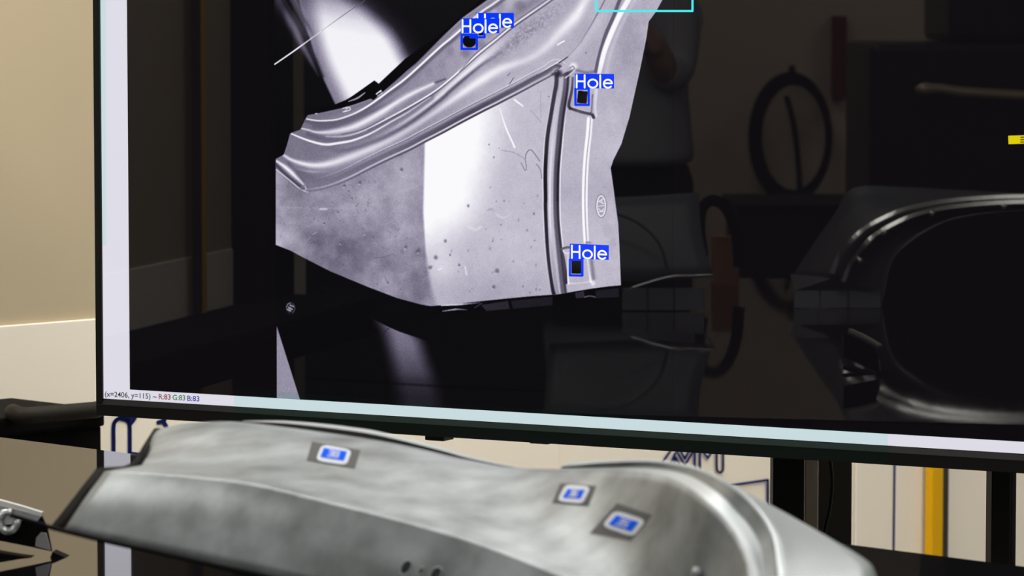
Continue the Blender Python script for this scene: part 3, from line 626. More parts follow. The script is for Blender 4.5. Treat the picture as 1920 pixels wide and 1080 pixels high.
# yellow sticker and small sensor
M_st = mat('sticker_yellow', (252, 238, 0), 0.6, spec=0.1); M_ink = mat('sticker_ink', (90, 80, 10), 0.6)
st_ = slab('sticker', [tv(1890.5, 254.5, 2e-4), tv(1960, 252.5, 2e-4), tv(1960, 268, 2e-4), tv(1891.3, 270.5, 2e-4)], N, 3e-4, M_st, dsp)
for yy in (256.3, 260.8, 265.2): quad_px('sticker_print', [(1913.5, yy), (1950, yy-1), (1950, yy+0.8), (1913.5, yy+1.8)], 7e-4, M_ink, st_)
obox('sensor', tv(1004, 828.5, -0.02), E*0.0145, N*0.01, Vector((0, 0, 0.004)), M_bez2, dsp, bev=0.001)

# ---- stand behind it
M_stand = mat('stand_steel', (14, 13, 12), 0.6, spec=0.15); M_std2 = mat('stand_brushed', (128, 118, 102), 0.4, 0.5); M_std3 = mat('stand_dark_grey', (44, 40, 36), 0.6, spec=0.2)
def upost(name, u0, u1, v, d, ztop, dep, m, par, z0=0.0):
    a, b = pt(u0, v, d), pt(u1, v, d); c = (a+b)/2; c.z = (z0+ztop)/2; w = (b-a)/2; w.z = 0
    return obox(name, c+Vector((0, dep/2, 0)), w, Vector((0, dep/2, 0)), Vector((0, 0, (ztop-z0)/2)), m, par, bev=0.002)
sd = pt(1520, 950, 5.4)
std = thing('display_stand', Vector((sd.x+0.1, sd.y, 0)), 'black steel floor stand carrying the display from behind', 'stand')
upost('post', 1449, 1508, 950, 5.28, 1.6, 0.06, M_stand, std); upost('column', 1508, 1533, 950, 5.42, 1.6, 0.04, M_std2, std)
upost('post', 1534.5, 1597, 950, 5.5, 1.6, 0.06, M_std3, std); upost('post', 1859, 1895, 950, 5.06, 1.6, 0.06, M_stand, std); upost('column', 1895, 1905.5, 950, 5.10, 1.6, 0.04, M_dk, std)
cb = tvp(0.45, 1.5, -0.12); obox('cross_bar', cb, E*0.5, N*0.05, Vector((0, 0, 0.05)), M_stand, std, bev=0.003)
obox('foot', Vector((sd.x+0.15, sd.y-0.12, 0.03)), E*0.42, N*0.25, Vector((0, 0, 0.03)), M_stand, std, bev=0.005)
obox('rear_bracket', tv(752, 800, -0.11), E*0.016, N*0.015, Vector((0, 0, 0.03)), M_dk, dsp, bev=0.002)
tube('power_cable', cat3([pt(1556, 860, 5.39), pt(1560, 900, 5.39), pt(1556, 950, 5.39), pt(1547, 990, 5.39), pt(1541, 1040, 5.39), pt(1538, 1200, 5.39)]), 0.0028, M_black, None, origin=pt(1556, 900, 5.42))
tag(bpy.data.objects['power_cable'], 'thin black cable hanging in a curve beside the stand posts', 'cable')

# ================================================================== black workbench with its rail on the left
def bp(u, v, off):
    r = ray(u, v); t = (W0+WN*off-CAM).dot(WN)/r.dot(WN); return CAM+r*t
s_r = (bp(190, 800, 0.25)-W0).dot(WB)
bz = on_wall(90, 736).z
wb = thing('workbench', W0+WB*(s_r-1.5)+WN*0.14, 'black workbench with rounded grab rail against the beige wall', 'workbench')
obox('bench_body', W0+WB*(s_r-1.6)+WN*0.135+Vector((0, 0, bz/2-0.015)), WB*1.6, WN*0.115, Vector((0, 0, bz/2-0.015)), M_matte, wb, bev=0.004)
obox('bench_top', W0+WB*(s_r-1.6)+WN*0.14+Vector((0, 0, bz-0.015)), WB*1.6, WN*0.12, Vector((0, 0, 0.015)), M_matte, wb, bev=0.006)
M_rail = mat('rail_grip', (36, 32, 27), 0.65, spec=0.2, bump=(400, 0.2))
rail = cat3([bp(24, 773, 0.25), bp(28, 775, 0.28), bp(46, 779, 0.302), bp(80, 777, 0.305), bp(130, 772.5, 0.305), bp(172, 769, 0.305), bp(181, 768, 0.295), bp(183, 767, 0.25)], 5)
tube('grab_rail', rail, 0.0135, M_rail, wb, 14)
# ================================================================== the fender panel in the foreground
M_steel = mat('pressed_steel', (122, 128, 132), 0.45, 0.42, noise=(20, 0.42, 4))
M_steel2 = mat('lit_steel', (160, 166, 168), 0.42, 0.4, noise=(4, 0.06))  # lighter copy of the steel, paints light-catching parts of the fender as lit
M_rub_shade = mat('black_rubber_and_shade', (12, 11, 12), 0.8, spec=0.08)  # hose and rod black, also painted as shade on end return and flange gap
ST = [  # lower edge, crease, just above the crease, upper edge : frame pixels at 19 stations along the panel
    ((120, 993), (196, 884), (262, 873), (298, 804)), ((205, 1012), (282, 888), (305, 880), (350, 794)), ((300, 1033), (380, 896), (388, 886), (430, 790)),
    ((400, 1056), (470, 907), (477, 896), (520, 799)), ((520, 1083), (560, 928), (567, 916), (610, 811)), ((640, 1110), (650, 951), (657, 938), (700, 824.5)),
    ((760, 1137), (760, 980), (767, 965), (780, 840)), ((880, 1165), (870, 1012), (877, 995), (870, 861)), ((980, 1190), (960, 1044), (967, 1026), (960, 876)),
    ((1060, 1210), (1040, 1076), (1047, 1057), (1050, 880)), ((1130, 1230), (1110, 1104), (1117, 1085), (1140, 881)), ((1190, 1245), (1170, 1129), (1178, 1110), (1212, 885)),
    ((1240, 1260), (1220, 1154), (1230, 1135), (1270, 901)), ((1280, 1275), (1260, 1174), (1270, 1155), (1320, 934)), ((1310, 1290), (1290, 1194), (1300, 1175), (1362, 974)),
    ((1330, 1300), (1310, 1209), (1322, 1190), (1392, 1020)), ((1345, 1310), (1325, 1219), (1337, 1200), (1406, 1065)), ((1350, 1320), (1330, 1229), (1344, 1212), (1408, 1112)), ((1350, 1330), (1335, 1244), (1347, 1225), (1402, 1170))]
NS = len(ST)
def bd(i): return 3.42-0.62*i/(NS-1)
def eo(i): return float(np.interp(i, [0, 8, 11, 13, 18], [0.30, 0.29, 0.16, 0.06, 0.05]))
rows = [[] for _ in range(9)]
for i, (c3, c2, m1, e) in enumerate(ST):
    d = bd(i); p3 = pt(*c3, d); p2 = pt(*c2, d+0.028); p1 = pt(*m1, d+0.06); pe = pt(*e, d+eo(i))
    up_ = max(0.0, 1-max(0, i-9)/3.0)
    for r, q in zip(rows, (p3, p3.lerp(p2, 0.5)+Vector((0, -0.005, 0.001)), p3.lerp(p2, 0.88)+Vector((0, -0.0012, 0)), p2, p1, p1.lerp(pe, 0.10), p1.lerp(pe, 0.36)+Vector((0, 0, -0.001*up_)), p1.lerp(pe, 0.68)+Vector((0, 0, 0.004*up_)), pe)): r.append(q)
def loft(name, rows, m, parent, ns=5, nt=4, sharp=(), th=0.0):
    R = [cat3(r, ns) for r in rows]; n = len(R[0]); cols = []
    for j in range(n):
        P = [r[j] for r in R]; cuts = [0]+list(sharp)+[len(P)-1]; col = []
        for a, b in zip(cuts, cuts[1:]):
            seg = cat3(P[a:b+1], nt) if b-a > 1 else [P[a].lerp(P[b], k/nt) for k in range(nt+1)]
            col += seg if not col else seg[1:]
        cols.append(col)
    k = len(cols[0]); vs = [p for c in cols for p in c]
    fs = [(j*k+q, (j+1)*k+q, (j+1)*k+q+1, j*k+q+1) for j in range(n-1) for q in range(k-1)]
    o = mesh(name, vs, fs, m, parent, True)
    return o, vs, fs
fo = pt(900, 1000, 3.3); fo.z = TABLE_Z+0.10
fen = thing('fender_panel', fo, 'grey pressed steel car fender with three blue number labels, in the foreground', 'fender')
skin, sv, sf = loft('outer_skin', rows, M_steel, fen, sharp=(3, 4))
sm = skin.modifiers.new('sheet', 'SOLIDIFY'); sm.thickness = 0.0012; sm.offset = -1
# wheel arch lip and the pale shoulder beyond it
AR = [((1050, 878), (1055, 874), (1060, 870), (1066, 867)), ((1140, 875), (1142, 867), (1143, 864), (1146, 862)), ((1220, 876), (1226, 866), (1229, 863.5), (1235, 863)),
      ((1290, 891), (1304, 880), (1309, 877.5), (1318, 880)), ((1344, 923), (1364, 909), (1369, 907.5), (1405, 926)), ((1387, 963), (1411, 950), (1416, 949), (1484, 968)),
      ((1421, 1013), (1443, 1002), (1448, 1002), (1563, 1013)), ((1431, 1064), (1452, 1057), (1457, 1058), (1612, 1044)), ((1433, 1112), (1455, 1108), (1460, 1110), (1632, 1068)), ((1428, 1170), (1450, 1175), (1458, 1180), (1638, 1120))]
lr = [[], [], [], []]; sr = [[], [], []]
for k, (r_, g_, o1, o2) in enumerate(AR):
    i = 9+k; d = bd(i)+eo(i)
    lr[0].append(pt(*ST[i][3], d)); lr[1].append(pt(*r_, d+0.014)); lr[2].append(pt(*g_, d+0.005)); lr[3].append(pt(*o1, d+0.024))
    sr[0].append(pt(*o1, d+0.024)); sr[1].append(pt((o1[0]+o2[0])/2, (o1[1]+o2[1])/2-1, d+0.085)); sr[2].append(pt(*o2, d+0.15))
loft('arch_lip', lr[:2], M_steel2, fen, 6, 3); loft('lip_groove', lr[1:3], M_steel, fen, 6, 3); loft('lip_rim', lr[2:], M_steel2, fen, 6, 3)
sh, hv, hf = loft('shoulder', sr, M_steel2, fen, 6, 4); sh.modifiers.new('sheet', 'SOLIDIFY').thickness = 0.001
# rounded tip and underside return of the shoulder
tipr = [[], [], []]
for k in range(5, 10):
    i = 9+k; d = bd(i)+eo(i)+0.15; u, v = AR[k][3]
    tipr[0].append(pt(u, v, d)); tipr[1].append(pt(u+(10 if k > 6 else 3), v+8, d+0.012)); tipr[2].append(pt(u+(11 if k > 6 else 3), v+60, d+0.01))
loft('shoulder_return', tipr, mat('green_grey_steel', (120, 132, 126), 0.4, 0.5), fen, 5, 4)
# rear flange seen past the upper edge, a black strip painting the gap's shade
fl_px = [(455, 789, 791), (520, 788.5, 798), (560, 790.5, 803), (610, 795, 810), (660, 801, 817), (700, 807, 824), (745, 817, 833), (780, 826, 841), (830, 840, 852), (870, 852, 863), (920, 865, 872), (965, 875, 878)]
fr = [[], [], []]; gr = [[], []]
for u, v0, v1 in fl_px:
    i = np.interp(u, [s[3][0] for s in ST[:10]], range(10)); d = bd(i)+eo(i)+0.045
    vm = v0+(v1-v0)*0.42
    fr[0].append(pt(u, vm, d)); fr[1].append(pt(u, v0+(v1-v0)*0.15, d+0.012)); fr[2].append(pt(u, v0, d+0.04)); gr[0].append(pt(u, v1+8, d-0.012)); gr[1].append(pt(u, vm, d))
loft('rear_flange', fr, M_steel2, fen, 4, 4); loft('flange_gap_shade', gr, M_rub_shade, fen, 4, 2)
# left end return painted black as shade, and a rod under the lower edge
dl = bd(0)
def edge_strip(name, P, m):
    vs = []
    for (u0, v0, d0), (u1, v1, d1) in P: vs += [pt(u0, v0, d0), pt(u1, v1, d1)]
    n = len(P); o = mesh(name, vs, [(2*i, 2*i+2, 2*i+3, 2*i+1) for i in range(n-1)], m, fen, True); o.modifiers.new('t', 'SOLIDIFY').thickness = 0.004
edge_strip('end_return', [((119, 995, dl+.002), (93, 989, dl+.03)), ((138, 966, dl+.008), (112, 966, dl+.04)), ((168, 922, dl+.018), (149, 918, dl+.05)), ((197, 881, dl+.030), (181, 878, dl+.06))], M_rub_shade)
edge_strip('end_return', [((197, 882, dl+.03), (186, 877, dl+.06)), ((230, 877, dl+.045), (232, 874, dl+.075)), ((250, 872, dl+.062), (246, 868, dl+.09)), ((264, 868, dl+.062), (254, 860, dl+.09)), ((282, 834, dl+.18), (270, 832, dl+.20)), ((300, 802, dl+.30), (289, 803, dl+.31))], M_rub_shade)
tube('edge_rod', cat3([pt(20, 966, dl+.01), pt(60, 978, dl+.005), pt(110, 993, dl)]+[pt(ST[i][0][0], ST[i][0][1]+4, bd(i)) for i in range(1, 7)]), 0.0022, M_rub_shade, fen, 8)
# flat dark patches painting the shade inside fixing holes, with rolled rims
bvh = BVHTree.FromPolygons([tuple(p) for p in sv], sf)
def hit(u, v):
    loc, nr, _, _ = bvh.ray_cast(CAM, ray(u, v).normalized()); 
    if nr.dot(loc-CAM) > 0: nr = -nr
    return loc, nr
M_hole = mat('hole_shade', (34, 32, 40), 0.8)
for (u, v, rx, ry) in ((762, 1064, 10, 15), (790, 1071, 5, 8), (818, 1077, 11, 15)):
    P = []; 
    for k in range(20):
        t = 2*math.pi*k/20; x, y = rx*math.cos(t), ry*math.sin(t); l, nr = hit(u+x*0.95-y*0.35, v+y*0.9+x*0.1); P.append(l+nr*0.0006)
    ho = mesh('fixing_hole_shade', P, [list(range(20))], M_hole, fen); tube('hole_rim', P+[P[0]], 0.0007, M_steel2, ho, 6)
l, nr = hit(1313, 1074); tube('stud', [l, l+nr*0.006], 0.004, M_steel2, fen, 12)
# stuck-on number labels on grey pads
M_pad = mat('label_pad', (84, 84, 84), 0.8, spec=0.1); M_lw = mat('label_white', (186, 192, 200), 0.6, spec=0.2); M_lb = mat('label_blue', (0, 80, 214), 0.8, spec=0.03)
LBL = [([(585, 829), (676, 845), (665, 879), (575, 864)], [(603.8, 835.4), (660, 845.8), (649.6, 874.5), (592, 865.6)], [(607, 842.7), (651, 849.5), (645, 867), (600.6, 860)], '38'),
       ([(1051, 907), (1118, 912), (1103, 949.5), (1036, 943)], [(1061.6, 910.5), (1109, 914.4), (1093.4, 946.8), (1046, 941)], [(1066, 919), (1098.5, 921), (1090, 937.7), (1056.4, 935.8)], '36'),
       ([(1157, 943.5), (1223, 966), (1182, 1015), (1106, 1000)], [(1154.3, 957.8), (1212.6, 976), (1188, 1007.7), (1129.7, 987)], [(1158.8, 967.5), (1199.7, 980.5), (1185.4, 998), (1142.6, 984.4)], '35')]
def bil(Q, s, t): return tuple((Q[0][k]*(1-s)+Q[1][k]*s)*(1-t)+(Q[3][k]*(1-s)+Q[2][k]*s)*t for k in (0, 1))
def patch(name, Q, lift, th, m, par, rnd=0.0):
    n = 6; vs = []; nr0 = Vector((0, 0, 0))
    for j in range(n+1):
        for i in range(n+1):
            s, t = i/n, j/n
            if rnd:
                s = 0.5+(s-0.5)*(1-rnd*abs(2*t-1)**6*abs(2*s-1)**2); t = 0.5+(t-0.5)*(1-rnd*abs(2*i/n-1)**6*abs(2*t-1)**2)
            l, nr = hit(*bil(Q, s, t)); nr0 += nr; vs.append(l)
    nr0.normalize(); vs = [p+nr0*lift for p in vs]
    o = mesh(name, vs, [(j*(n+1)+i, j*(n+1)+i+1, (j+1)*(n+1)+i+1, (j+1)*(n+1)+i) for j in range(n) for i in range(n)], m, par)
    md = o.modifiers.new('t', 'SOLIDIFY'); md.thickness = th; md.offset = 1
    return o, nr0
SEG = {'3': [[(0, 1), (1, 1), (1, 0), (0, 0)], [(0.2, .5), (1, .5)]], '8': [[(0, 0), (1, 0), (1, 1), (0, 1), (0, 0)], [(0, .5), (1, .5)]], '6': [[(1, 1), (0, 1), (0, 0), (1, 0), (1, .5), (0, .5)]], '5': [[(1, 1), (0, 1), (0, .5), (1, .5), (1, 0), (0, 0)]]}
for pad, wh, bl, num in LBL:
    o, nn = patch('label_pad', pad, 0.0003, 0.0003, M_pad, fen); w_, _ = patch('number_label', wh, 0.0009, 0.0004, M_lw, fen, 0.12)
    patch('blue_field', bl, 0.0016, 0.0002, M_lb, w_)
    strokes = []
    for q, chh in enumerate(num):
        for sg in SEG[chh]: strokes.append([bil(bl, 0.28+0.25*q+0.17*x, 0.80-0.6*y) for x, y in sg])
    ribbon('numeral', strokes, 1.0, lambda u, v: (lambda h_: h_[0]+nn*0.0021)(hit(u, v)), M_lw, w_)
# foam blocks that carry it
M_foam = mat('black_foam', (20, 20, 21), 0.9)
for u, v, d, zt, lab in ((760, 1000, 3.36, 0.115, 'black foam block under the middle of the foreground fender'), (1180, 1000, 3.12, 0.10, 'black foam block under the arch end of the foreground fender')):
    c = pt(u, v, d); c.z = TABLE_Z+zt/2
    tag(obox('foam_block', c, TD*0.05, TN*0.03, Vector((0, 0, zt/2)), M_foam, None, 0.004, (c.x, c.y, TABLE_Z)), lab, 'block')

# ================================================================== bracket end at the far left of the table
M_zinc = mat('galvanised_steel', (190, 194, 196), 0.3, 0.75, noise=(30, 0.3))
b0 = on_z(60, 1046, TABLE_Z); bdist = b0.y
brk = thing('panel_bracket', b0, 'galvanised bracket end with a ring hole at the left edge of the table', 'bracket')
def bq(u, v, dd=0.0): return pt(u, v, bdist+dd)
def plate(name, P, th, m, par, dd=0.0, tilt=0.0):
    q = [bq(u, v, dd) for u, v in P]; return slab(name, q, Vector((0.1, 1, 0)).normalized(), th, m, par)
plate('top_flange', [(-60, 926), (0, 938), (40, 949), (79, 961), (78, 968), (40, 957), (0, 947), (-60, 935)], 0.008, mat('cut_edge_zinc', (232, 234, 228), 0.25, 0.4), brk)
plate('side_plate', [(-60, 935), (0, 947), (40, 957), (78, 968), (88, 990), (97, 1034), (60, 1026), (0, 1014), (-60, 1003)], 0.004, M_matte, brk, 0.012)
plate('web', [(-60, 936), (0, 948), (40, 958), (76, 969), (70, 977), (44, 976), (30, 982), (0, 985), (-60, 975)], 0.003, M_zinc, brk, 0.006)
plate('end_tab', [(66, 1024), (68, 1008), (76, 999), (86, 1000), (90, 1014), (94, 1032)], 0.003, mat('dull_zinc', (150, 150, 155), 0.5, 0.4), brk, 0.008)
ring = [(15+17*math.cos(t), 978+18*math.sin(t)) for t in np.linspace(-0.2, 2*math.pi*0.82, 18)]
tube('ring', [bq(u, v, 0.0) for u, v in ring], 0.0046, M_zinc, brk, 8)
plate('foot', [(92, 1052), (98, 1035), (126, 1047), (104, 1052)], 0.02, M_rub_shade, brk)
plate('skid', [(-60, 1030), (-20, 1034), (40, 1044), (95, 1050), (95, 1052), (40, 1048), (-60, 1040)], 0.02, M_matte, brk, 0.0)

# ================================================================== what the dark glass mirrors: two more fenders on the table
def mloft(name, rows, m, parent, ns=4, nt=3, th=0.001):
    o, _, _ = loft(name, [[mpt(*p) for p in r] for r in rows], m, parent, ns, nt); o.modifiers.new('t', 'SOLIDIFY').thickness = th; return o
M_mir = mat('primer_steel', (104, 106, 112), 0.5, 0.2, noise=(6, 0.15)); M_ridge = mat('polished_ridge', (248, 248, 244), 0.15, 1.0)
B_I = [(1652, 572), (1655, 560), (1668, 500), (1690, 466), (1740, 430), (1800, 407), (1920, 394), (2050, 398), (2150, 430), (2200, 500)]
B_L = [(1567, 520), (1586, 478), (1622, 440), (1668, 413), (1725, 393), (1805, 381), (1920, 375), (2060, 379), (2180, 402), (2260, 460)]
B_O = [(1484, 520), (1530, 450), (1566, 400), (1600, 352), (1700, 351), (1800, 356), (1920, 362), (2080, 364), (2230, 374), (2330, 410)]
bo = mpt(1700, 600, 7.62); bo.z = TABLE_Z
fb = thing('fender_panel', bo, 'grey fender with a bright arched lip, mirrored at the right of the screen', 'fender')
mloft('outer_skin', [[(u, v, 7.70+0.02*(i > 2)) for i, (u, v) in enumerate(B_O)], [(u, v, 7.62) for u, v in B_L]], M_mir, fb)
mloft('arch_flange', [[(u, v, 7.62) for u, v in B_L], [(u*0.45+w*0.55, v*0.45+x*0.55, 7.66) for (u, v), (w, x) in zip(B_L, B_I)], [(u, v, 7.64) for u, v in B_I]], M_mir, fb)
LMPS = [Vector((x, y, CEIL)) for x, y in places[:5]]
for off in (0, 1):
    Q = cat3([mpt(u+(w-u)*0.16*off-7*(1-off), v+(x-v)*0.16*off-7*(1-off), 7.605) for (u, v), (w, x) in zip(B_L, B_I)], 5)
    vs = []
    for i, q in enumerate(Q):
        t = (Q[min(i+1, len(Q)-1)]-Q[max(i-1, 0)]).normalized(); vw = (mirror(CAM)-q).normalized(); hs = [vw+(L_-q).normalized() for L_ in LMPS]; hn = sum((h*math.exp(-(h.dot(t)/0.18)**2) for h in hs), Vector((0, 0, 1e-4))); hn = (hn-t*hn.dot(t)).normalized(); w = t.cross(hn)
        vs += [q-w*0.0055-hn*0.0025, q-w*0.0042, q+w*0.0042, q+w*0.0055-hn*0.0025]
    mesh('arch_ridge', vs, [(4*i+k, 4*i+4+k, 4*i+5+k, 4*i+1+k) for i in range(len(Q)-1) for k in range(3)], M_ridge, fb)
tube('arch_edge', cat3([mpt(u, v, 7.635) for u, v in B_I], 5), 0.0016, M_ridge, fb, 8)
for u, v in ((1655, 437), (1745, 401), (1610, 489), (1880, 388)):
    tube('clip_stud', [mpt(u, v, 7.63), mpt(u+3, v-1, 7.60)], 0.006, M_ridge, fb, 10)
for k, (a_, b_) in enumerate(((1490, 1537), (1540, 1590), (1593, 1652))):
    slab('foot_tab', [mpt(a_, 545, 7.64), mpt(b_, 545, 7.64), mpt(b_, 577, 7.62), mpt(a_, 577, 7.62)], N*-1, 0.003, M_mir, fb)
slab('rocker_step', [mpt(1483, 514, 7.69), mpt(1566, 520, 7.63), mpt(1652, 545, 7.63), mpt(1490, 545, 7.66)], N*-1, 0.003, M_mir, fb)
co = mpt(1250, 600, 7.55); co.z = TABLE_Z
fc = thing('fender_panel', co, 'dim grey fender mirrored beside the right edge of the displayed picture', 'fender')
C_O = [(1020, 380), (1110, 372), (1200, 368), (1310, 361)]; C_B = [(1030, 520), (1120, 525), (1220, 528), (1337, 518)]; C_M = [(1024, 440), (1112, 440), (1208, 440), (1316, 440)]
mloft('outer_skin', [[(u, v, 7.66) for u, v in C_O], [(u, v, 7.60) for u, v in C_M], [(u, v, 7.56) for u, v in C_B]], M_mir, fc)
tube('arch_ridge', cat3([mpt(u, v, 7.545) for u, v in ((1120, 392), (1160, 402), (1200, 420), (1235, 455), (1250, 500), (1249, 522))], 6), 0.003, M_mir, fc, 8)
tube('rocker_edge', cat3([mpt(u, v, 7.53) for u, v in ((1168, 545), (1250, 520), (1300, 517), (1338, 516), (1330, 532), (1321, 546))], 4), 0.0018, M_ridge, fc, 8)
for a_, b_ in ((1168, 1214), (1217, 1264), (1267, 1321)):
    slab('foot_tab', [mpt(a_, 540, 7.56), mpt(b_, 540, 7.56), mpt(b_, 581, 7.55), mpt(a_, 581, 7.55)], N*-1, 0.003, M_mir, fc)
# hose loop over a carton, between the two
M_card = mat('carton_brown', (176, 122, 84), 0.8)
cc = mpt(1363, 500, 8.3); cc.z = TABLE_Z
tag(mbox('carton', 1338, 1388, 444, 537, 8.3, 0.05, M_card, None, (cc.x, cc.y, TABLE_Z)), 'small brown carton mirrored beside the dim fender', 'carton')
tag(tube('hose', cat3([mpt(u, v, 8.22) for u, v in ((1318, 480), (1312, 430), (1316, 392), (1334, 376), (1356, 384), (1372, 410), (1382, 445), (1386, 500))], 5), 0.013, M_rub_shade, None, 10, cc), 'thick black hose arching over the brown carton in the reflection', 'hose')

# ================================================================== rear of the room, mirrored
M_cab = mat('cabinet_black', (11, 11, 12), 0.5); M_mach = mat('machine_black', (9, 10, 11), 0.35)
o_c = mpt(1500, 20, 11.2); o_c.z = 0
cab = thing('cabinet', o_c, 'low black cabinet below the hanging hose coil in the reflection', 'cabinet')
mbox('cabinet_body', 1384, 1640, 392, 1200, 11.2, 0.6, M_cab, cab, bev=0.01); mbox('cabinet_top', 1380, 1644, 384, 393, 11.15, 0.68, M_black, cab)
o_m = mpt(1800, 20, 9.9); o_m.z = 0
mac = thing('machine', o_m, 'tall black machine housing mirrored at the upper right of the screen', 'machine')
mbox('housing', 1632, 2500, 80, 1300, 9.5, 0.7, M_mach, mac, bev=0.02); mbox('upper_housing', 1780, 2500, -400, 78, 9.6, 0.6, M_mach, mac, bev=0.02)
tube('bright_rail', cat3([mpt(u, v, 9.4) for u, v in ((1716, 168), (1760, 166), (1800, 172), (1900, 178), (2050, 186))], 4), [0.006, 0.014, 0.016]+[0.013]*14, mat('rail_metal', (230, 208, 176), 0.4, 0.5), mac, 12)
oo = mpt(1575, 100, 12.55)
tag(mbox('orange_strip', 1561, 1588, 30, 184, 12.55, 0.05, mat('orange_paint', (120, 40, 14), 0.6), None, oo, 0.004), 'dark orange strip on the rear wall beside the hose coil in the reflection', 'strip')
cl = thing('hose_coil', mpt(1485, 130, 12.4), 'black hose coil hanging on the beige rear wall in the reflection', 'hose')
for k, (dx, r_) in enumerate(((0, 1.0), (3, 0.93), (-3, 1.05))):
    tube('hose_loop', [mpt(1485+dx+r_*70*math.sin(t), 258-r_*112*math.cos(t), 12.42+0.03*k) for t in np.linspace(0, 2*math.pi, 40)], 0.011, M_rub_shade, cl, 8)
tube('hose_end', cat3([mpt(u, v, 12.40) for u, v in ((1474, 180), (1484, 215), (1492, 260), (1498, 320), (1500, 360))], 5), 0.010, M_rub_shade, cl, 8)
tube('hook', [mpt(1485, 128, 12.58), mpt(1485, 134, 12.36)], 0.012, M_black, cl, 8)

op = mpt(820, 20, 11.4); op.z = 0
tag(mbox('reflection_blocker', 540, 1110, -700, 1200, 11.4, 0.05, M_cab, None, op, 0.004), 'tall black panel added behind the person to darken the reflection', 'reflection_blocker')  # unseen panel added so that the table mirrors dark
# ---- person standing behind the table, mirrored
M_skin = mat('skin', (196, 152, 126), 0.55); M_shirt = mat('grey_shirt', (186, 186, 194), 0.85, bump=(40, 0.3)); M_trs = mat('black_trousers', (14, 14, 16), 0.8); M_hair = mat('dark_hair', (30, 24, 20), 0.6); M_eye = mat('eye_white', (220, 218, 214), 0.3)
pc = mpt(1160, 20, 9.8); pc.z = 0
per = thing('person', pc, 'standing person in a grey shirt and black trousers, mirrored in the screen', 'person')
face = (P0-pc); face.z = 0; face.normalize(); side = Vector((face.y, -face.x, 0))
def PL(x, y, z): return pc+side*x+face*y+Vector((0, 0, z))
def skinned(name, V, Ed, R, m, root=0, sub=2):
    me = bpy.data.meshes.new(name); me.from_pydata([tuple(PL(*v)) for v in V], Ed, []); o = link(name, me, m, per)
    sk = o.modifiers.new('skin', 'SKIN'); sk.use_smooth_shade = True
    for i, r in enumerate(R):
        sv_ = me.skin_vertices[0].data[i]; sv_.radius = (r, r) if not isinstance(r, tuple) else r; sv_.use_root = (i == root)
    ss = o.modifiers.new('sub', 'SUBSURF'); ss.levels = sub; ss.render_levels = sub; return o
V = [(0, 0, 0.98), (0, 0, 1.12), (0, 0.01, 1.28), (0, 0, 1.42), (0, 0, 1.50), (0, 0.01, 1.57), (0, 0.03, 1.63), (0, 0.025, 1.72), (0, 0.01, 1.77)]
R = [0.13, 0.12, 0.13, 0.11, 0.055, 0.058, 0.078, 0.082, 0.05]; Ed = [(i, i+1) for i in range(8)]
for s in (-1, 1):
    b = len(V); V += [(s*0.17, 0.01, 1.39), (s*0.14, 0.17, 1.19), (s*0.11, 0.25, 1.28), (s*0.09, 0.29, 1.30)]; R += [0.058, 0.045, 0.034, 0.036]; Ed += [(3, b), (b, b+1), (b+1, b+2), (b+2, b+3)]
    for q, (fx, ln) in enumerate(((-0.03, 0.06), (-0.011, 0.085), (0.009, 0.09), (0.028, 0.08))):
        c = len(V); V += [(s*0.075+fx*0.3, 0.315, 1.31-fx), (s*(0.06)+fx*0.3, 0.315+ln*0.6, 1.315-fx), (s*0.04+fx*0.3, 0.315+ln*0.8, 1.312-fx)]; R += [0.0095, 0.009, 0.007]; Ed += [(b+3, c), (c, c+1), (c+1, c+2)]
    c = len(V); V += [(s*0.08, 0.27, 1.345), (s*0.06, 0.30, 1.36)]; R += [0.011, 0.009]; Ed += [(b+2, c), (c, c+1)]
    b = len(V); V += [(s*0.10, 0, 0.90), (s*0.105, 0.02, 0.50), (s*0.11, -0.02, 0.10), (s*0.115, 0.02, 0.04), (s*0.125, 0.16, 0.03)]; R += [0.085, 0.058, 0.042, 0.04, 0.032]; Ed += [(0, b), (b, b+1), (b+1, b+2), (b+2, b+3), (b+3, b+4)]
skinned('body', V, Ed, R, M_skin)
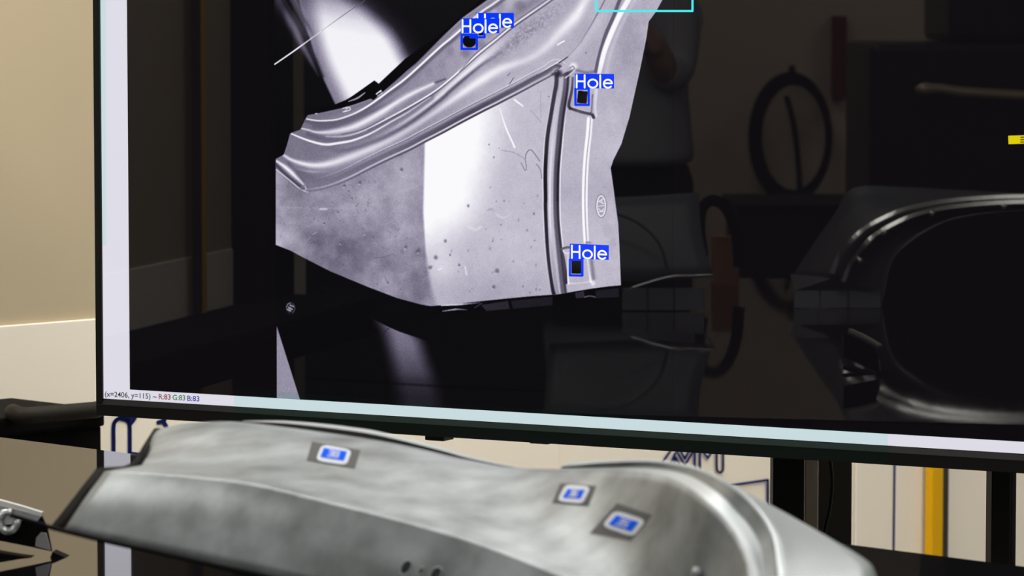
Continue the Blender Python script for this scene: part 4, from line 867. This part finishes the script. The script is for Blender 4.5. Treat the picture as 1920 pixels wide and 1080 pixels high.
V = [(0, 0, 0.97), (0, 0, 1.00), (0, 0, 1.14), (0, 0.01, 1.28), (0, 0, 1.40), (0, 0, 1.47)]; R = [(0.235, 0.20), (0.24, 0.20), (0.225, 0.18), (0.215, 0.17), (0.15, 0.12), 0.07]; Ed = [(i, i+1) for i in range(5)]
for s in (-1, 1):
    b = len(V); V += [(s*0.16, 0.02, 1.38), (s*0.155, 0.09, 1.28), (s*0.14, 0.17, 1.19), (s*0.12, 0.23, 1.262)]; R += [0.08, 0.064, 0.058, 0.048]; Ed += [(4, b), (b, b+1), (b+1, b+2), (b+2, b+3)]
skinned('shirt', V, Ed, R, M_shirt)
V = [(0, 0, 1.08), (0, 0, 0.89)]; R = [(0.19, 0.16), (0.215, 0.17)]; Ed = [(0, 1)]
for s in (-1, 1):
    b = len(V); V += [(s*0.10, 0, 0.80), (s*0.108, 0.018, 0.50), (s*0.112, -0.01, 0.14), (s*0.113, 0, 0.08)]; R += [0.105, 0.082, 0.07, 0.07]; Ed += [(1, b), (b, b+1), (b+1, b+2), (b+2, b+3)]
skinned('trousers', V, Ed, R, M_trs)
def ell(name, c, r, m, sg=12):
    bm = bmesh.new(); bmesh.ops.create_uvsphere(bm, u_segments=sg*2, v_segments=sg, radius=1)
    for v in bm.verts: v.co = PL(c[0]+v.co.x*r[0], c[1]+v.co.y*r[1], c[2]+v.co.z*r[2])
    return frombm(name, bm, m, per, True)
ell('hair', (0, -0.012, 1.725), (0.086, 0.095, 0.082), M_hair)
for s in (-1, 1):
    ell('eye', (s*0.032, 0.103, 1.672), (0.013, 0.008, 0.009), M_eye, 6); ell('ear', (s*0.083, 0.012, 1.66), (0.012, 0.022, 0.032), M_skin, 6); ell('shoe', (s*0.122, 0.075, 0.045), (0.048, 0.14, 0.045), M_trs, 8)
ell('nose', (0, 0.118, 1.648), (0.013, 0.018, 0.022), M_skin, 6); ell('mouth', (0, 0.102, 1.606), (0.026, 0.008, 0.007), mat('lips', (160, 96, 88), 0.5), 6)
